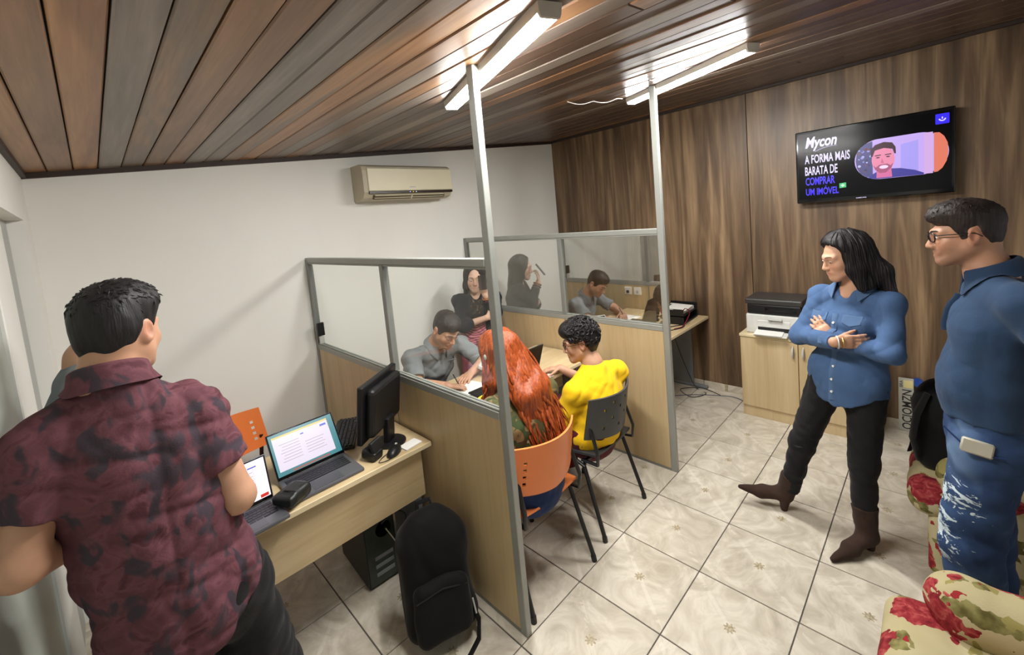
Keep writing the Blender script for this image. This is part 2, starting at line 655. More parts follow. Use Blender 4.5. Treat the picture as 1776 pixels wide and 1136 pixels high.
class Head:
    """local frame at eye level in the middle of the skull: f forward, u up, r the person's right"""
    def __init__(s, H, f, up=(0, 0, 1), k=1.0):
        s.H = vec(*H)
        s.f = nrm(f)
        u = vec(*up)
        s.u = nrm(u - s.f * (u @ s.f))
        s.r = np.cross(s.f, s.u)
        s.k = k
        s.M = np.array([s.r, s.f, s.u])
    def p(s, r, f, u):
        return s.H + s.k * (r * s.r + f * s.f + u * s.u)
    def skull(s, e=0.0):
        k = s.k
        return [ell(s.p(0, -0.014, 0.036), (0.075 * k + e, 0.092 * k + e, 0.080 * k + e), s.M),
                ell(s.p(0, -0.034, 0.0), (0.066 * k + e, 0.060 * k + e, 0.072 * k + e), s.M)]
    def put(s, F, chin=1.0, nose=1.0, fem=False):
        k = s.k
        P = s.p
        F.many(s.skull(), 0.03)
        F.put(ell(P(0, 0.024, -0.025), (0.061 * k, 0.066 * k, 0.085 * k), s.M), 0.03)
        for q in (1, -1):
            F.put(rcap(P(0.050 * q, 0.008, -0.052), P(0.018 * q, 0.068, -0.096), 0.022 * k, 0.019 * k), 0.03)
            F.put(ell(P(0.036 * q, 0.060, -0.028), (0.024 * k, 0.022 * k, 0.024 * k), s.M), 0.025)
            F.put(rcap(P(0.010 * q, 0.090, 0.020), P(0.042 * q, 0.072, 0.019), 0.010 * k, 0.009 * k), 0.018)
        F.put(ell(P(0, 0.074, -0.098), (0.022 * k * chin, 0.018 * k, 0.017 * k), s.M), 0.02)
        for q in (1, -1):
            F.put(ell(P(0.031 * q, 0.099, 0.0), (0.018 * k, 0.017 * k, 0.012 * k), s.M), 0.012, 's')
            F.put(ell(P(0.031 * q, 0.076, 0.0), (0.0165 * k, 0.0135 * k, 0.0125 * k), s.M), 0.004)
        F.put(rcap(P(0, 0.090, 0.006), P(0, 0.1085 * nose, -0.034), 0.0075 * k, 0.0115 * k), 0.012)
        for q in (1, -1):
            F.put(ell(P(0.012 * q, 0.100, -0.038), (0.008 * k, 0.010 * k, 0.008 * k), s.M), 0.008)
            F.put(ell(P(0.007 * q, 0.106, -0.046), (0.004 * k, 0.005 * k, 0.004 * k), s.M), 0.003, 's')
        F.put(ell(P(0, 0.082, -0.064), (0.028 * k, 0.014 * k, 0.020 * k), s.M), 0.015)
        F.put(rcap(P(-0.019, 0.088, -0.0645), P(0.019, 0.088, -0.0645), 0.0062 * k, 0.0062 * k), 0.006)
        F.put(ell(P(0, 0.092, -0.061), (0.012 * k, 0.007 * k, 0.006 * k), s.M), 0.006)
        F.put(ell(P(0, 0.091, -0.074), (0.018 * k, 0.0085 * k, 0.0065 * k), s.M), 0.005)
        F.put(rcap(P(-0.022, 0.099, -0.0685), P(0.022, 0.099, -0.0685), 0.0028 * k, 0.0028 * k), 0.003, 's')
        for q in (1, -1):
            Me = np.array([nrm(s.r * q * 0.9 - s.f * 0.45), nrm(s.f * 0.9 + s.r * q * 0.45), s.u])
            F.put(ell(P(0.078 * q, -0.010, -0.006), (0.011 * k, 0.021 * k, 0.033 * k), Me), 0.008)
            F.put(ell(P(0.088 * q, -0.006, -0.002), (0.008 * k, 0.012 * k, 0.020 * k), Me), 0.006, 's')
    def tint(s, stubble=0.0, lips=0.45, warm=1.0):
        def fn(V):
            d = (V - s.H) / s.k
            R, Fw, U = d @ s.r, d @ s.f, d @ s.u
            c = np.ones((len(V), 3))
            lp = np.exp(-((R / 0.022) ** 2 + ((U + 0.068) / 0.0085) ** 2 + ((Fw - 0.095) / 0.02) ** 2))
            c *= 1 - lips * lp[:, None] * np.array([0.25, 0.62, 0.55])
            for q in (1, -1):
                ck = np.exp(-(((R - 0.04 * q) / 0.025) ** 2 + ((U + 0.03) / 0.025) ** 2 + ((Fw - 0.075) / 0.04) ** 2))
                c *= 1 - 0.25 * ck[:, None] * np.array([0.0, 0.4, 0.4])
                er = np.exp(-(((R - 0.08 * q) / 0.015) ** 2 + ((U) / 0.04) ** 2 + ((Fw + .01) / 0.03) ** 2))
                c *= 1 - 0.3 * er[:, None] * np.array([0.0, 0.5, 0.5])
                ew = np.exp(-(((R - 0.031 * q) / 0.02) ** 2 + ((U) / 0.012) ** 2 + ((Fw - 0.09) / 0.03) ** 2))
                c *= 1 - 0.22 * ew[:, None]
            if stubble:
                sb = (1 / (1 + np.exp((U + 0.045) / 0.008))) * (1 / (1 + np.exp(-(Fw - 0.0) / 0.012))) * (U > -0.135)
                mo = np.exp(-((U + 0.052) / 0.006) ** 2) * (Fw > 0.07) * (np.abs(R) < 0.032)
                a = np.clip(np.maximum(sb * (1 - lp), mo), 0, 1) * stubble
                c *= 1 - a[:, None] * np.array([0.62, 0.60, 0.56])
            return c
        return fn
    def eyes(s, root, base, brow, look=(0, 1, 0), shut=0.0, bw=1.0):
        white = MATS['eye_white']
        for q in (1, -1):
            c = s.p(0.031 * q, 0.0785, -0.0005) - base
            e = obj('eye', MB().sphere(c, np.array([0.0135, 0.0125, 0.0065 * (1 - shut)]) * s.k, 14, 10, s.M), white, root, smooth=True)
            g = c + s.k * (s.f * 0.0112 + s.u * (-0.0015 + look[2] * 0.002) + s.r * look[0] * 0.003)
            obj('iris', MB().sphere(g, np.array([0.0052, 0.0022, 0.0052 * (1 - shut * .6)]) * s.k, 12, 8, s.M), MATS['iris'], e, smooth=True)
            pts = [s.p(a * q, b, u) - base for a, b, u in ((0.012, 0.0985, 0.0215), (0.024, 0.0960, 0.0260), (0.037, 0.0875, 0.0265), (0.048, 0.075, 0.020))]
            obj('eyebrow', MB().tube(pts, [x * s.k * bw for x in (0.0028, 0.0032, 0.0028, 0.0014)], 6, True), brow, root, smooth=True)
    def hair_cap(s, F, e=0.012, line=((0.12, 0.062), (0.075, 0.058), (0.05, 0.045), (0.03, 0.018), (0.018, -0.018), (-0.02, -0.012), (-0.045, -0.05), (-0.12, -0.062)), bump=0.004, freq=70, seed=1, top=0.0, fade=0.05, side=0.4):
        """short hair: skull grown by e, trimmed along a hairline given as (forward, up) pairs"""
        for q in s.skull(0.0):
            F.put(q, 0.03)
        F.put(ell(s.p(0, 0.024, -0.025), (0.061 * s.k, 0.066 * s.k, 0.085 * s.k), s.M), 0.03)
        F.put(rcap(s.p(0, -0.030, -0.04), s.p(0, -0.030, -0.13), 0.050 * s.k, 0.052 * s.k), 0.025)
        if top:
            F.put(ell(s.p(0, 0.02, 0.070), (0.060, 0.078, 0.046 + top), s.M), 0.03)
        xs = np.array([p[0] for p in line][::-1])
        ys = np.array([p[1] for p in line][::-1])
        X, Y, Z = s.H[0] - F.ax[0][:, None, None], s.H[1] - F.ax[1][None, :, None], s.H[2] - F.ax[2][None, None, :]
        fw = -(X * s.f[0] + Y * s.f[1] + Z * s.f[2]) / s.k
        uu = -(X * s.u[0] + Y * s.u[1] + Z * s.u[2]) / s.k
        over = uu - np.interp(fw, xs, ys)
        e = e * (side + (1 - side) * np.clip((uu - 0.025) / 0.06, 0, 1))
        F.F = (F.F - (np.clip(over / fade, 0, 1) ** 0.7 * e - 0.006 * (over < 0.0) - 0.5 * np.clip(-over, 0, 0.02))).astype(np.float32)
        if bump:
            F.warp(lambda X, Y, Z: bump * folds(X, Y, Z, seed, freq, (1, 1, 1)))

def rotv(v, ax, a):
    ax = nrm(ax)
    return v * math.cos(a) + np.cross(ax, v) * math.sin(a) + ax * (ax @ v) * (1 - math.cos(a))

def hand(wr, d, n, side, curl=(0.35, 0.35, 0.4, 0.45), spread=0.06, thumb=0.5, k=1.0, out=0.72):
    """palm, four fingers of their own length with two bends, thumb from the side of the palm; d = pointing, n = palm normal"""
    d = nrm(d)
    n = vec(*n)
    n = nrm(n - d * (n @ d))
    l = np.cross(d, n) * side
    wr = vec(*wr)
    pr = [ecap(wr - d * 0.005, wr + d * 0.07 * k, l, (0.026 * k, 0.017 * k), (0.038 * k, 0.013 * k))]
    fp = []
    for i, (L, off) in enumerate(zip((0.070, 0.078, 0.072, 0.056), (0.029, 0.0095, -0.0095, -0.028))):
        p = wr + d * (0.078 - 0.005 * (i == 3) - .003 * (i == 0)) * k + l * off * k
        dd = nrm(d + l * spread * (1.5 - i))
        ax = np.cross(dd, n)
        p0 = p - dd * 0.02 * k
        rr = (0.0088, 0.0082, 0.0075, 0.0064)
        for j, fr in enumerate((0.45, 0.31, 0.24)):
            dd = rotv(dd, ax, curl[i] * (0.7 if j == 0 else 1.0))
            q = p + dd * L * fr * k
            fp.append(rcap(p0 if j == 0 else p, q, rr[j] * k * (0.86 if i == 3 else 1), rr[j + 1] * k * (0.86 if i == 3 else 1)))
            p = q
    b = wr + d * 0.018 * k + l * 0.022 * k
    td = nrm(d * 0.62 + l * out + n * 0.28)
    m = b + td * 0.042 * k
    td2 = nrm(td + d * thumb + n * thumb * 0.5)
    e = m + td2 * 0.030 * k
    td3 = nrm(td2 + d * thumb * .5 + n * thumb * 0.4)
    fp += [rcap(b, m, 0.013 * k, 0.0098 * k), rcap(m, e, 0.0098 * k, 0.0086 * k), rcap(e, e + td3 * 0.022 * k, 0.0086 * k, 0.007 * k)]
    return pr, fp

def put_hand(F, *a, **kw):
    pr, fp = hand(*a, **kw)
    F.many(pr, 0.012)
    F.many(fp, 0.006)

def collar(c, axis, fw, r, h, gap=0.35, point=0.03, rx=1.0, drop=0.022, spread=0.022, th=0.004):
    """turned-down shirt collar: stand and fall swept round the neck, open at the front, with points"""
    axis = nrm(axis)
    fw = nrm(vec(*fw) - axis * (vec(*fw) @ axis))
    sd = np.cross(fw, axis)
    c = vec(*c)
    mb = MB()
    def P(a, rad, z):
        return c + (math.cos(a) * fw + math.sin(a) * sd * rx) * rad + axis * z
    def fn(u, v):
        a = gap + u * (2 * PI - 2 * gap)
        e = max(0, 1 - min(u, 1 - u) / 0.16)
        lo = -drop - point * e
        prof = [(r, -0.012), (r - 0.002, h * 0.6), (r + 0.002, h), (r + 0.008, h * 0.8), (r + spread, lo)]
        x = v * (len(prof) - 1)
        i = min(int(x), len(prof) - 2)
        t = x - i
        rad = prof[i][0] * (1 - t) + prof[i + 1][0] * t
        z = prof[i][1] * (1 - t) + prof[i + 1][1] * t
        fr = 0.014 * e * max(0, v - 0.5)
        return P(a, rad + fr, z - 0.012 * (1 + math.cos(a)) * 0.5)
    mb.shell(fn, 28, 8, th)
    return mb

def band(pts, r0, r1, n=16):
    return MB().tube(pts, [r0, r1], n)

class Person:
    """root Empty, one continuous body mesh; clothing, hair, eyes are children"""
    def __init__(s, label, base, cat='person', group=None):
        s.base = vec(*base)
        s.root = thing('person', label, cat, base, 0, group)
    def field(s, name, F, mat, tint=None, relax=1):
        return obj(name, field_mesh(name, F, mat, s.base, tint, relax), mat, s.root)
    def geo(s, name, mb, mat, smooth=True, parent=None, hug=None, pair=False):
        if hug is not None:
            mb.v = list(hug[0].push(mb.v, hug[1], pair))
        mb.v = [tuple(vec(*p) - s.base) for p in mb.v]
        return obj(name, mb, mat, parent or s.root, smooth=smooth)

def torso_prims(pel, wst, chs, top, rh, rs, W, e=0.0, belly=0.0, f=None):
    """W = (hip half width, hip depth, waist w, waist d, chest w, chest d, top w, top d)"""
    W = [x + e for x in W]
    rm = nrm(vec(*rh) + vec(*rs))
    pr = [ecap(vec(*pel) - nrm(vec(*wst) - vec(*pel)) * 0.05, pel, rh, (W[0] * 0.96, W[1]), (W[0], W[1])),
          ecap(pel, wst, rm, (W[0], W[1]), (W[2], W[3])),
          ecap(wst, chs, rm, (W[2], W[3]), (W[4], W[5])),
          ecap(chs, top, rs, (W[4], W[5]), (W[6], W[7]))]
    if belly:
        c = vec(*wst) * 0.6 + vec(*pel) * 0.4 + nrm(f) * W[3] * 0.45
        pr.append(ell(c, (W[2] * 0.8, W[2] * 0.8, W[2] * 0.75 + belly)))
    return pr

def shoulder_prims(nb, sr, sl, r=0.055, e=0.0, nr=0.05):
    nb, sr, sl = vec(*nb), vec(*sr), vec(*sl)
    return [rcap(nb - (0, 0, 0.052), sr, nr + e, r + e), rcap(nb - (0, 0, 0.052), sl, nr + e, r + e)]

def tufts(p, hd, F, hair, mat, n=700, L=0.018, seed=2, r=0.0026, lift=0.30, comb=(0.15, 1.0, -0.15)):
    """short pointed locks growing out of a cropped head of hair, combed forward on top and down at the back"""
    V, Q = F.nets()
    g = np.random.default_rng(seed)
    V = V[g.permutation(len(V))[:n * 2]]
    N = np.stack([F.at(V + e) - F.at(V - e) for e in np.eye(3) * F.h * 1.5], 1)
    N /= np.linalg.norm(N, axis=1, keepdims=True) + 1e-9
    d = (V - hd.H) / hd.k
    R, Fw, U = d @ hd.r, d @ hd.f, d @ hd.u
    m = MB()
    c = 0
    for i in range(len(V)):
        if (N[i] @ hd.f < -0.2 and N[i] @ hd.u < -0.5) or np.linalg.norm(d[i]) < 0.075:
            continue
        top = np.clip((U[i] - 0.03) / 0.06, 0, 1)
        cv = hd.f * comb[1] * (top * 0.9 - 0.25) + hd.u * (comb[2] - (1 - top) * 0.9) + hd.r * (comb[0] + 0.5 * R[i] / 0.07) + g.normal(size=3) * 0.28
        t = nrm(cv - N[i] * (cv @ N[i]))
        dr = nrm(t + N[i] * lift * (0.35 + 0.65 * top))
        ln = L * (0.45 + 0.55 * top) * g.uniform(0.6, 1.25)
        a = V[i] - N[i] * 0.003
        q = a + dr * ln * 0.6
        e = q + nrm(dr - N[i] * 0.35) * ln * 0.4
        m.tube([a, q, e], [r, r * 0.8, r * 0.12], 4, False)
        c += 1
        if c >= n:
            break
    o = p.geo('hair_tufts', m, mat, True, hair)
    o['kind'] = 'stuff'

def flow_locks(p, hd, F, hair, mat, n=240, steps=12, step=0.014, seed=3, r=0.0034, down=(0, 0, -1)):
    """long thin locks laid over the hair, following it downwards"""
    V, Q = F.nets()
    g = np.random.default_rng(seed)
    V = V[g.permutation(len(V))[:n * 3]]
    d = (V - hd.H) / hd.k
    V = V[((d @ hd.u) > -0.12) & (np.linalg.norm(d, axis=1) > 0.085)][:n]
    P = F.push(V, 0.0005)
    tr = [P]
    for k in range(steps):
        N = np.stack([F.at(P + e) - F.at(P - e) for e in np.eye(3) * F.h * 1.5], 1)
        N /= np.linalg.norm(N, axis=1, keepdims=True) + 1e-9
        dv = np.tile(vec(*down), (len(P), 1)) - 0.15 * hd.f
        t = dv - N * (dv * N).sum(1, keepdims=True)
        l = np.linalg.norm(t, axis=1, keepdims=True)
        t /= l + 1e-9
        P = P + t * step * np.minimum(1, l * 2)
        P = P - N * np.clip(F.at(P), -0.01, 0.01)[:, None]
        tr.append(P + N * (0.0012 + 0.0008 * math.sin(k)))
    tr = np.array(tr)
    m = MB()
    for i in range(len(V)):
        q = tr[:, i]
        if np.linalg.norm(q[-1] - q[0]) < step * 3:
            continue
        rr = r * g.uniform(0.5, 1.2)
        m.tube(list(q), [rr * (0.3 + 0.7 * min(1, k / 3)) * (1 - 0.85 * max(0, k / steps - 0.6) / 0.4) for k in range(steps + 1)], 5, True)
    o = p.geo('hair_locks', m, mat, True, hair)
    o['kind'] = 'stuff'

# ------------------------------------------------------------------ palette
MATS = {}
MATS['eye_white'] = plain('eye_white', S(215, 208, 200), 0.2, var=0.02)
MATS['iris'] = plain('iris_brown', S(40, 26, 18), 0.15, var=0.05)
WHITE = plain('wall_paint', S(238, 237, 230), 0.75, var=0.025, scale=2.5, bump=0.06, bscale=45, spec=0.3)
GREYPAINT = plain('frame_paint', S(178, 180, 176), 0.5, var=0.03)
DOORP = plain('door_panel', S(176, 182, 172), 0.35, var=0.05, scale=3)
TRIMD = plain('dark_trim', S(52, 38, 30), 0.6, var=0.15)
CEILB = plain('ceiling_backing', S(26, 20, 16), 0.8)
ALU = plain('aluminium', S(138, 140, 136), 0.38, 0.25, var=0.03)
ALUW = plain('pale_frame', S(154, 156, 150), 0.4, 0.15, var=0.03)
DARKMET = plain('black_steel', S(24, 24, 26), 0.4, 0.1)
BLACKP = plain('black_plastic', S(20, 20, 22), 0.42, var=0.1)
BLACKG = plain('black_gloss', S(9, 10, 13), 0.09, var=0.05)
BLACKF = cloth('black_fabric', S(5, 5, 6), 0.2, 0.8, 0.4)
GREYP = plain('grey_plastic', S(190, 190, 184), 0.45)
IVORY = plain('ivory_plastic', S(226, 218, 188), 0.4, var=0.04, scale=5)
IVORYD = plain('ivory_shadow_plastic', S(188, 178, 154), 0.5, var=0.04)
PAPER = plain('paper', S(236, 234, 228), 0.7, var=0.02)
ORANGE = plain('orange_plastic', S(238, 134, 70), 0.34, var=0.05, scale=4)
GUN = plain('aluminium_space_grey', S(96, 97, 102), 0.36, 0.4, var=0.03)
BEECH = wood('beech_laminate', S(190, 166, 124), S(202, 179, 138), S(211, 190, 151), 'z', 0.42, 1.4, grain=0.14)
BEECHX = wood('beech_laminate_long', S(194, 170, 128), S(206, 183, 142), S(215, 194, 155), 'x', 0.4, 1.4, grain=0.14)
BEECHE = plain('beech_edge', S(222, 204, 166), 0.45)
PANELS = wood('wall_laminate', S(80, 62, 46), S(118, 94, 70), S(164, 136, 104), 'z', 0.42, 1.1, True, 1.0, 0.45)

def plank_mat(name, a, b, c, rough=0.36):
    t = NT(name).set(rough, 0, 0.5)
    v = t.coord(scale=(7, 0.55, 7), rand=True)
    n1 = t.noise(v, 1.0, 3, 0.55, 1.0)
    v2 = t.coord(scale=(60, 3.0, 60), rand=True)
    n2 = t.noise(v2, 1.0, 3, 0.6, 0.4)
    col = t.ramp(n1, [(0.32, a), (0.5, b), (0.66, c)])
    t.base(t.mix(0.4, col, t.ramp(n2, [(0.3, S(150, 130, 115)), (0.7, S(255, 255, 255))]), 'MULTIPLY'))
    t.bump(n2, 0.10, 0.003)
    return t.m
PL = [plank_mat('plank_tan', S(146, 102, 64), S(172, 124, 80), S(184, 140, 92)),
      plank_mat('plank_brown', S(114, 82, 58), S(138, 102, 72), S(154, 116, 82)),
      plank_mat('plank_grey', S(110, 98, 90), S(128, 116, 106), S(142, 130, 118)),
      plank_mat('plank_two_tone', S(114, 104, 96), S(132, 110, 90), S(172, 128, 84)),
      plank_mat('plank_dark', S(70, 53, 44), S(88, 68, 54), S(100, 79, 64))]

def tile_mat():
    t = NT('marbled_tile').set(0.3, 0, 0.45)
    v = t.coord(rand=True)
    n = t.noise(v, 4.5, 4, 0.6, 2.2)
    base = t.ramp(n, [(0.28, S(176, 166, 148)), (0.5, S(200, 191, 174)), (0.62, S(214, 206, 190)), (0.78, S(190, 181, 163))])
    tc = t.n('ShaderNodeTexCoord')
    sp = t.n('ShaderNodeSeparateXYZ')
    t.l(tc.outputs['Object'], sp.inputs[0])
    x, y = sp.outputs[0], sp.outputs[1]
    r = t.math('SQRT', t.math('ADD', t.math('MULTIPLY', x, x), t.math('MULTIPLY', y, y)))
    ang = t.math('ARCTAN2', y, x)
    pet = t.math('ADD', t.math('MULTIPLY', t.math('COSINE', t.math('MULTIPLY', ang, 8.0)), 0.0055), 0.021)
    ros = t.math('LESS_THAN', r, pet)
    n2 = t.noise(v, 90, 2)
    rc = t.ramp(n2, [(0.4, S(148, 134, 108)), (0.6, S(188, 176, 150))])
    # long pale streaks running across the tile from the rosette
    s1 = t.math('ABSOLUTE', t.math('SUBTRACT', x, t.math('MULTIPLY', y, 0.92)))
    st = t.math('MULTIPLY', t.math('LESS_THAN', s1, 0.012), t.math('GREATER_THAN', n, 0.45))
    b2 = t.mix(t.math('MULTIPLY', st, 0.35), base, S(226, 219, 206))
    t.base(t.mix(ros, b2, rc))
    t.bump(n, 0.03, 0.002)
    return t.m
TILE = tile_mat()
GROUT = plain('grout', S(92, 86, 84), 0.9)

def glass_mat(name, refl, tint):
    m = bpy.data.materials.new(name)
    m.use_nodes = True
    t = m.node_tree
    for n in list(t.nodes):
        t.nodes.remove(n)
    out = t.nodes.new('ShaderNodeOutputMaterial')
    mx = t.nodes.new('ShaderNodeMixShader')
    tr = t.nodes.new('ShaderNodeBsdfTransparent')
    gl = t.nodes.new('ShaderNodeBsdfGlossy')
    tr.inputs[0].default_value = tint
    gl.inputs['Roughness'].default_value = 0.0
    gl.inputs['Color'].default_value = (0.93, 0.94, 0.92, 1)
    mx.inputs[0].default_value = refl
    t.links.new(tr.outputs[0], mx.inputs[1])
    t.links.new(gl.outputs[0], mx.inputs[2])
    t.links.new(mx.outputs[0], out.inputs[0])
    return m
GLASS1 = glass_mat('clear_glass', 0.05, (0.97, 0.98, 0.97, 1))
GLASS2 = glass_mat('film_coated_glass', 0.42, (0.90, 0.90, 0.88, 1))

def floral_mat():
    t = NT('floral_fabric').set(0.85, 0, 0.2)
    v = t.coord(kind='Object')
    w = t.n('ShaderNodeTexNoise')
    w.inputs['Scale'].default_value = 14
    w.inputs['Detail'].default_value = 3
    t.l(v, w.inputs['Vector'])
    sb = t.n('ShaderNodeVectorMath', operation='SUBTRACT')
    t.l(w.outputs['Color'], sb.inputs[0])
    sb.inputs[1].default_value = (0.5, 0.5, 0.5)
    sc = t.n('ShaderNodeVectorMath', operation='SCALE')
    t.l(sb.outputs[0], sc.inputs[0])
    sc.inputs['Scale'].default_value = 0.12
    ad = t.n('ShaderNodeVectorMath', operation='ADD')
    t.l(v, ad.inputs[0])
    t.l(sc.outputs[0], ad.inputs[1])
    def vor(scale, loc, st=(1, 1, 1), feat='F1', rand=0.8):
        mp = t.n('ShaderNodeMapping')
        mp.inputs['Location'].default_value = loc
        mp.inputs['Scale'].default_value = st
        t.l(ad.outputs[0], mp.inputs[0])
        vo = t.n('ShaderNodeTexVoronoi', feature=feat)
        vo.inputs['Scale'].default_value = scale
        vo.inputs['Randomness'].default_value = rand
        t.l(mp.outputs[0], vo.inputs['Vector'])
        return vo.outputs['Distance']
    cream = t.ramp(t.noise(v, 5, 3), [(0.3, S(174, 162, 122)), (0.7, S(194, 183, 146))])
    lf = vor(9, (3.1, 1.2, 0.4), (1, 0.5, 1.3))
    c1 = t.mix(t.math('LESS_THAN', lf, 0.30), cream, t.ramp(t.noise(v, 30, 2), [(0.35, S(92, 86, 44)), (0.65, S(142, 136, 86))]))
    lf2 = vor(11, (7.3, 2.2, 5.4), (0.5, 1.2, 1))
    c1 = t.mix(t.math('LESS_THAN', lf2, 0.22), c1, S(150, 140, 84))
    fl = vor(6.0, (0.4, 0.7, 0.1), rand=0.75)
    petal = t.ramp(t.noise(v, 34, 3, 0.6, 1.0), [(0.3, S(98, 24, 32)), (0.5, S(146, 44, 50)), (0.68, S(176, 88, 82))])
    c2 = t.mix(t.math('LESS_THAN', fl, 0.43), c1, petal)
    bud = vor(8.5, (9.4, 4.7, 3.1))
    c2 = t.mix(t.math('LESS_THAN', bud, 0.13), c2, S(150, 44, 46))
    t.base(c2)
    t.bump(t.noise(v, 180, 2), 0.25, 0.002)
    return t.m
FLORAL = floral_mat()

# ------------------------------------------------------------------ the room
XL, XR, YB, YF = -0.198, 4.213, 3.417, -1.7
ZH = 2.07
def cz(x, y):
    return 2.357 + 0.0965 * x + 0.008 * (YB - y)

mb = MB().box(((XL + XR) / 2, (YB + YF) / 2, -0.03), (XR - XL + 0.6, YB - YF + 0.2, 0.05))
floor = struct('floor', mb, GROUT)
TS = 0.43
tmesh = MB().box((0, 0, -0.004), (TS - 0.006, TS - 0.005, 0.009), None, 0.0014).mesh('tile', TILE)
for i in range(-5, 7):
    for j in range(-7, 5):
        cx, cy = 1.547 + TS * (i + 0.5), 1.302 + TS * (j + 0.5)
        if cx + TS / 2 < XL - 0.1 or cx - TS / 2 > XR or cy - TS / 2 > YB or cy + TS / 2 < YF:
            continue
        o = obj('tile', tmesh, TILE, floor, (cx, cy, 0))
        o.rotation_euler.z = PI / 2 * 0

# white far wall, with the slope of the ceiling
H = 3.0
mb = MB().box(((XL + XR) / 2, YB + 0.06, H / 2), (XR - XL + 0.5, 0.12, H))
wall_back = struct('wall_back', mb, WHITE)
mb = MB()
mb.box((XL - 0.15, (YB + 3.1) / 2, H / 2), (0.3, YB - 3.1, H))
mb.box((XL - 0.15, (3.1 + YF) / 2, (H + ZH) / 2), (0.3, 3.1 - YF, H - ZH))
mb.box((XL - 0.15, (0.45 + YF) / 2, ZH / 2), (0.3, 0.45 - YF, ZH))
wall_left = struct('wall_left', mb, WHITE)
door = struct('door_1', MB().box((-0.272, 1.44, 1.02), (0.025, 1.94, 2.04)), DOORP)
obj('stile', MB().box((-0.262, 2.62, 1.02), (0.03, 0.40, 2.04), None, 0.004), WHITE, door)
obj('door_frame', MB().box((-0.270, 2.955, 1.035), (0.03, 0.29, 2.07), None, 0.003), GREYPAINT, door)
obj('head_frame', MB().box((-0.270, 1.62, 2.055), (0.03, 2.37, 0.03), None, 0.003), GREYPAINT, door)
mb = MB()
for x0, x1, z0, z1 in ((-0.5, 0.5, 0, H), (3.7, 4.5, 0, H), (0.5, 3.7, 0, 0.95), (0.5, 3.7, 2.2, H)):
    mb.box(((x0 + x1) / 2, YF - 0.06, (z0 + z1) / 2), (x1 - x0, 0.12, z1 - z0))
wall_front = struct('wall_front', mb, WHITE)
fill_win = struct('added_fill_window', MB().box((2.1, YF - 0.06, 0.97), (3.2, 0.10, 0.04)), ALUW)  # window and its opening added unseen behind the camera for soft fill
obj('frame', MB().box((2.1, YF - 0.06, 2.18), (3.2, 0.06, 0.04)), ALUW, fill_win)
for x in (0.52, 1.566, 2.633, 3.68):
    obj('frame', MB().box((x, YF - 0.06, 1.575), (0.04, 0.06, 1.17)), ALUW, fill_win)
for x in (1.043, 2.1, 3.157):
    obj('pane', MB().box((x, YF - 0.06, 1.575), (1.0, 0.005, 1.16)), GLASS1, fill_win)

wall_right = struct('wall_right', MB().box((XR + 0.10, (YB + YF) / 2, H / 2), (0.16, YB - YF + 0.2, H)), TRIMD)
for a, b in ((1.2185, YB), (-0.979, 1.2135), (YF, -0.984)):
    obj('panel', MB().box((0, 0, 0), (0.02, b - a, H - 0.06), None, 0.0015), PANELS, wall_right, (XR + 0.0115, (a + b) / 2, H / 2 + 0.03))
bb = struct('baseboard_right', MB().box((XR - 0.004, 3.0, 0.001), (0.012, 0.1, 0.002)), GROUT)
y = YB
while y > YF:
    obj('tile', MB().box((0, 0, 0.034), (0.012, TS - 0.004, 0.068), None, 0.002), TILE, bb, (XR - 0.006, y - TS / 2, 0))
    y -= TS
bb = struct('baseboard_back', MB().box((2.0, YB - 0.004, 0.001), (0.1, 0.012, 0.002)), GROUT)
x = XL
while x < XR:
    obj('tile', MB().box((0, 0, 0.034), (TS - 0.004, 0.012, 0.068), None, 0.002), TILE, bb, (x + TS / 2, YB - 0.006, 0))
    x += TS

def slab(x0, x1, y0, y1, dz0, dz1):
    v = [(x, y, cz(x, y) + d) for d in (dz0, dz1) for x, y in ((x0, y0), (x1, y0), (x1, y1), (x0, y1))]
    return MB().add(v, [(0, 3, 2, 1), (4, 5, 6, 7), (0, 1, 5, 4), (1, 2, 6, 5), (2, 3, 7, 6), (3, 0, 4, 7)])
ceiling = struct('ceiling', slab(XL - 0.3, XR + 0.2, YF - 0.1, YB + 0.1, 0.012, 0.05), CEILB)
pick = [0, 1, 0, 2, 3, 1, 1, 2, 2, 3, 0, 1, 2, 1, 2, 1, 4, 2, 4, 1, 4, 4, 2, 4, 4, 1, 4, 4, 4, 4, 4, 2, 4, 4, 4, 4, 4, 4, 4, 4, 4, 4, 4, 4, 4]
sl = math.atan(0.0965)
pm = {}
def plank(L):
    if L not in pm:
        pm[L] = MB().box((0, 0, 0), (0.0965, L - 0.002, 0.016), None, 0.0045).mesh('plank', PL[0])
    return pm[L]
k = 0
x = XL - 0.004
full = YB - YF
while x < XR:
    cuts = [YF, YB]
    if k > 12 and k % 3 == 0:
        cuts = [YF, round(0.35 + (k * 0.37) % 1.3, 2), YB]
    for a, b in zip(cuts[:-1], cuts[1:]):
        o = obj('plank', plank(round(b - a, 2)), PL[0], ceiling, (x + 0.05, (a + b) / 2, cz(x + 0.05, (a + b) / 2) + 0.004 - 0.002 * (k % 2)))
        o.rotation_euler = (-0.008, -sl, 0)
        o.material_slots[0].link = 'OBJECT'
        o.material_slots[0].material = PL[pick[k % len(pick)] if a == YF else pick[(k + 5) % len(pick)]]
    x += 0.1003
    k += 1
mb = MB()
for a, b in ((XL, XR),):
    v = [(a, YB - 0.022, cz(a, YB) - 0.034), (b, YB - 0.022, cz(b, YB) - 0.034), (b, YB - 0.022, cz(b, YB)), (a, YB - 0.022, cz(a, YB))]
    mb.poly(v, (0, 1, 0), 0.022)
struct('trim_1', mb, TRIMD)
mb = MB()
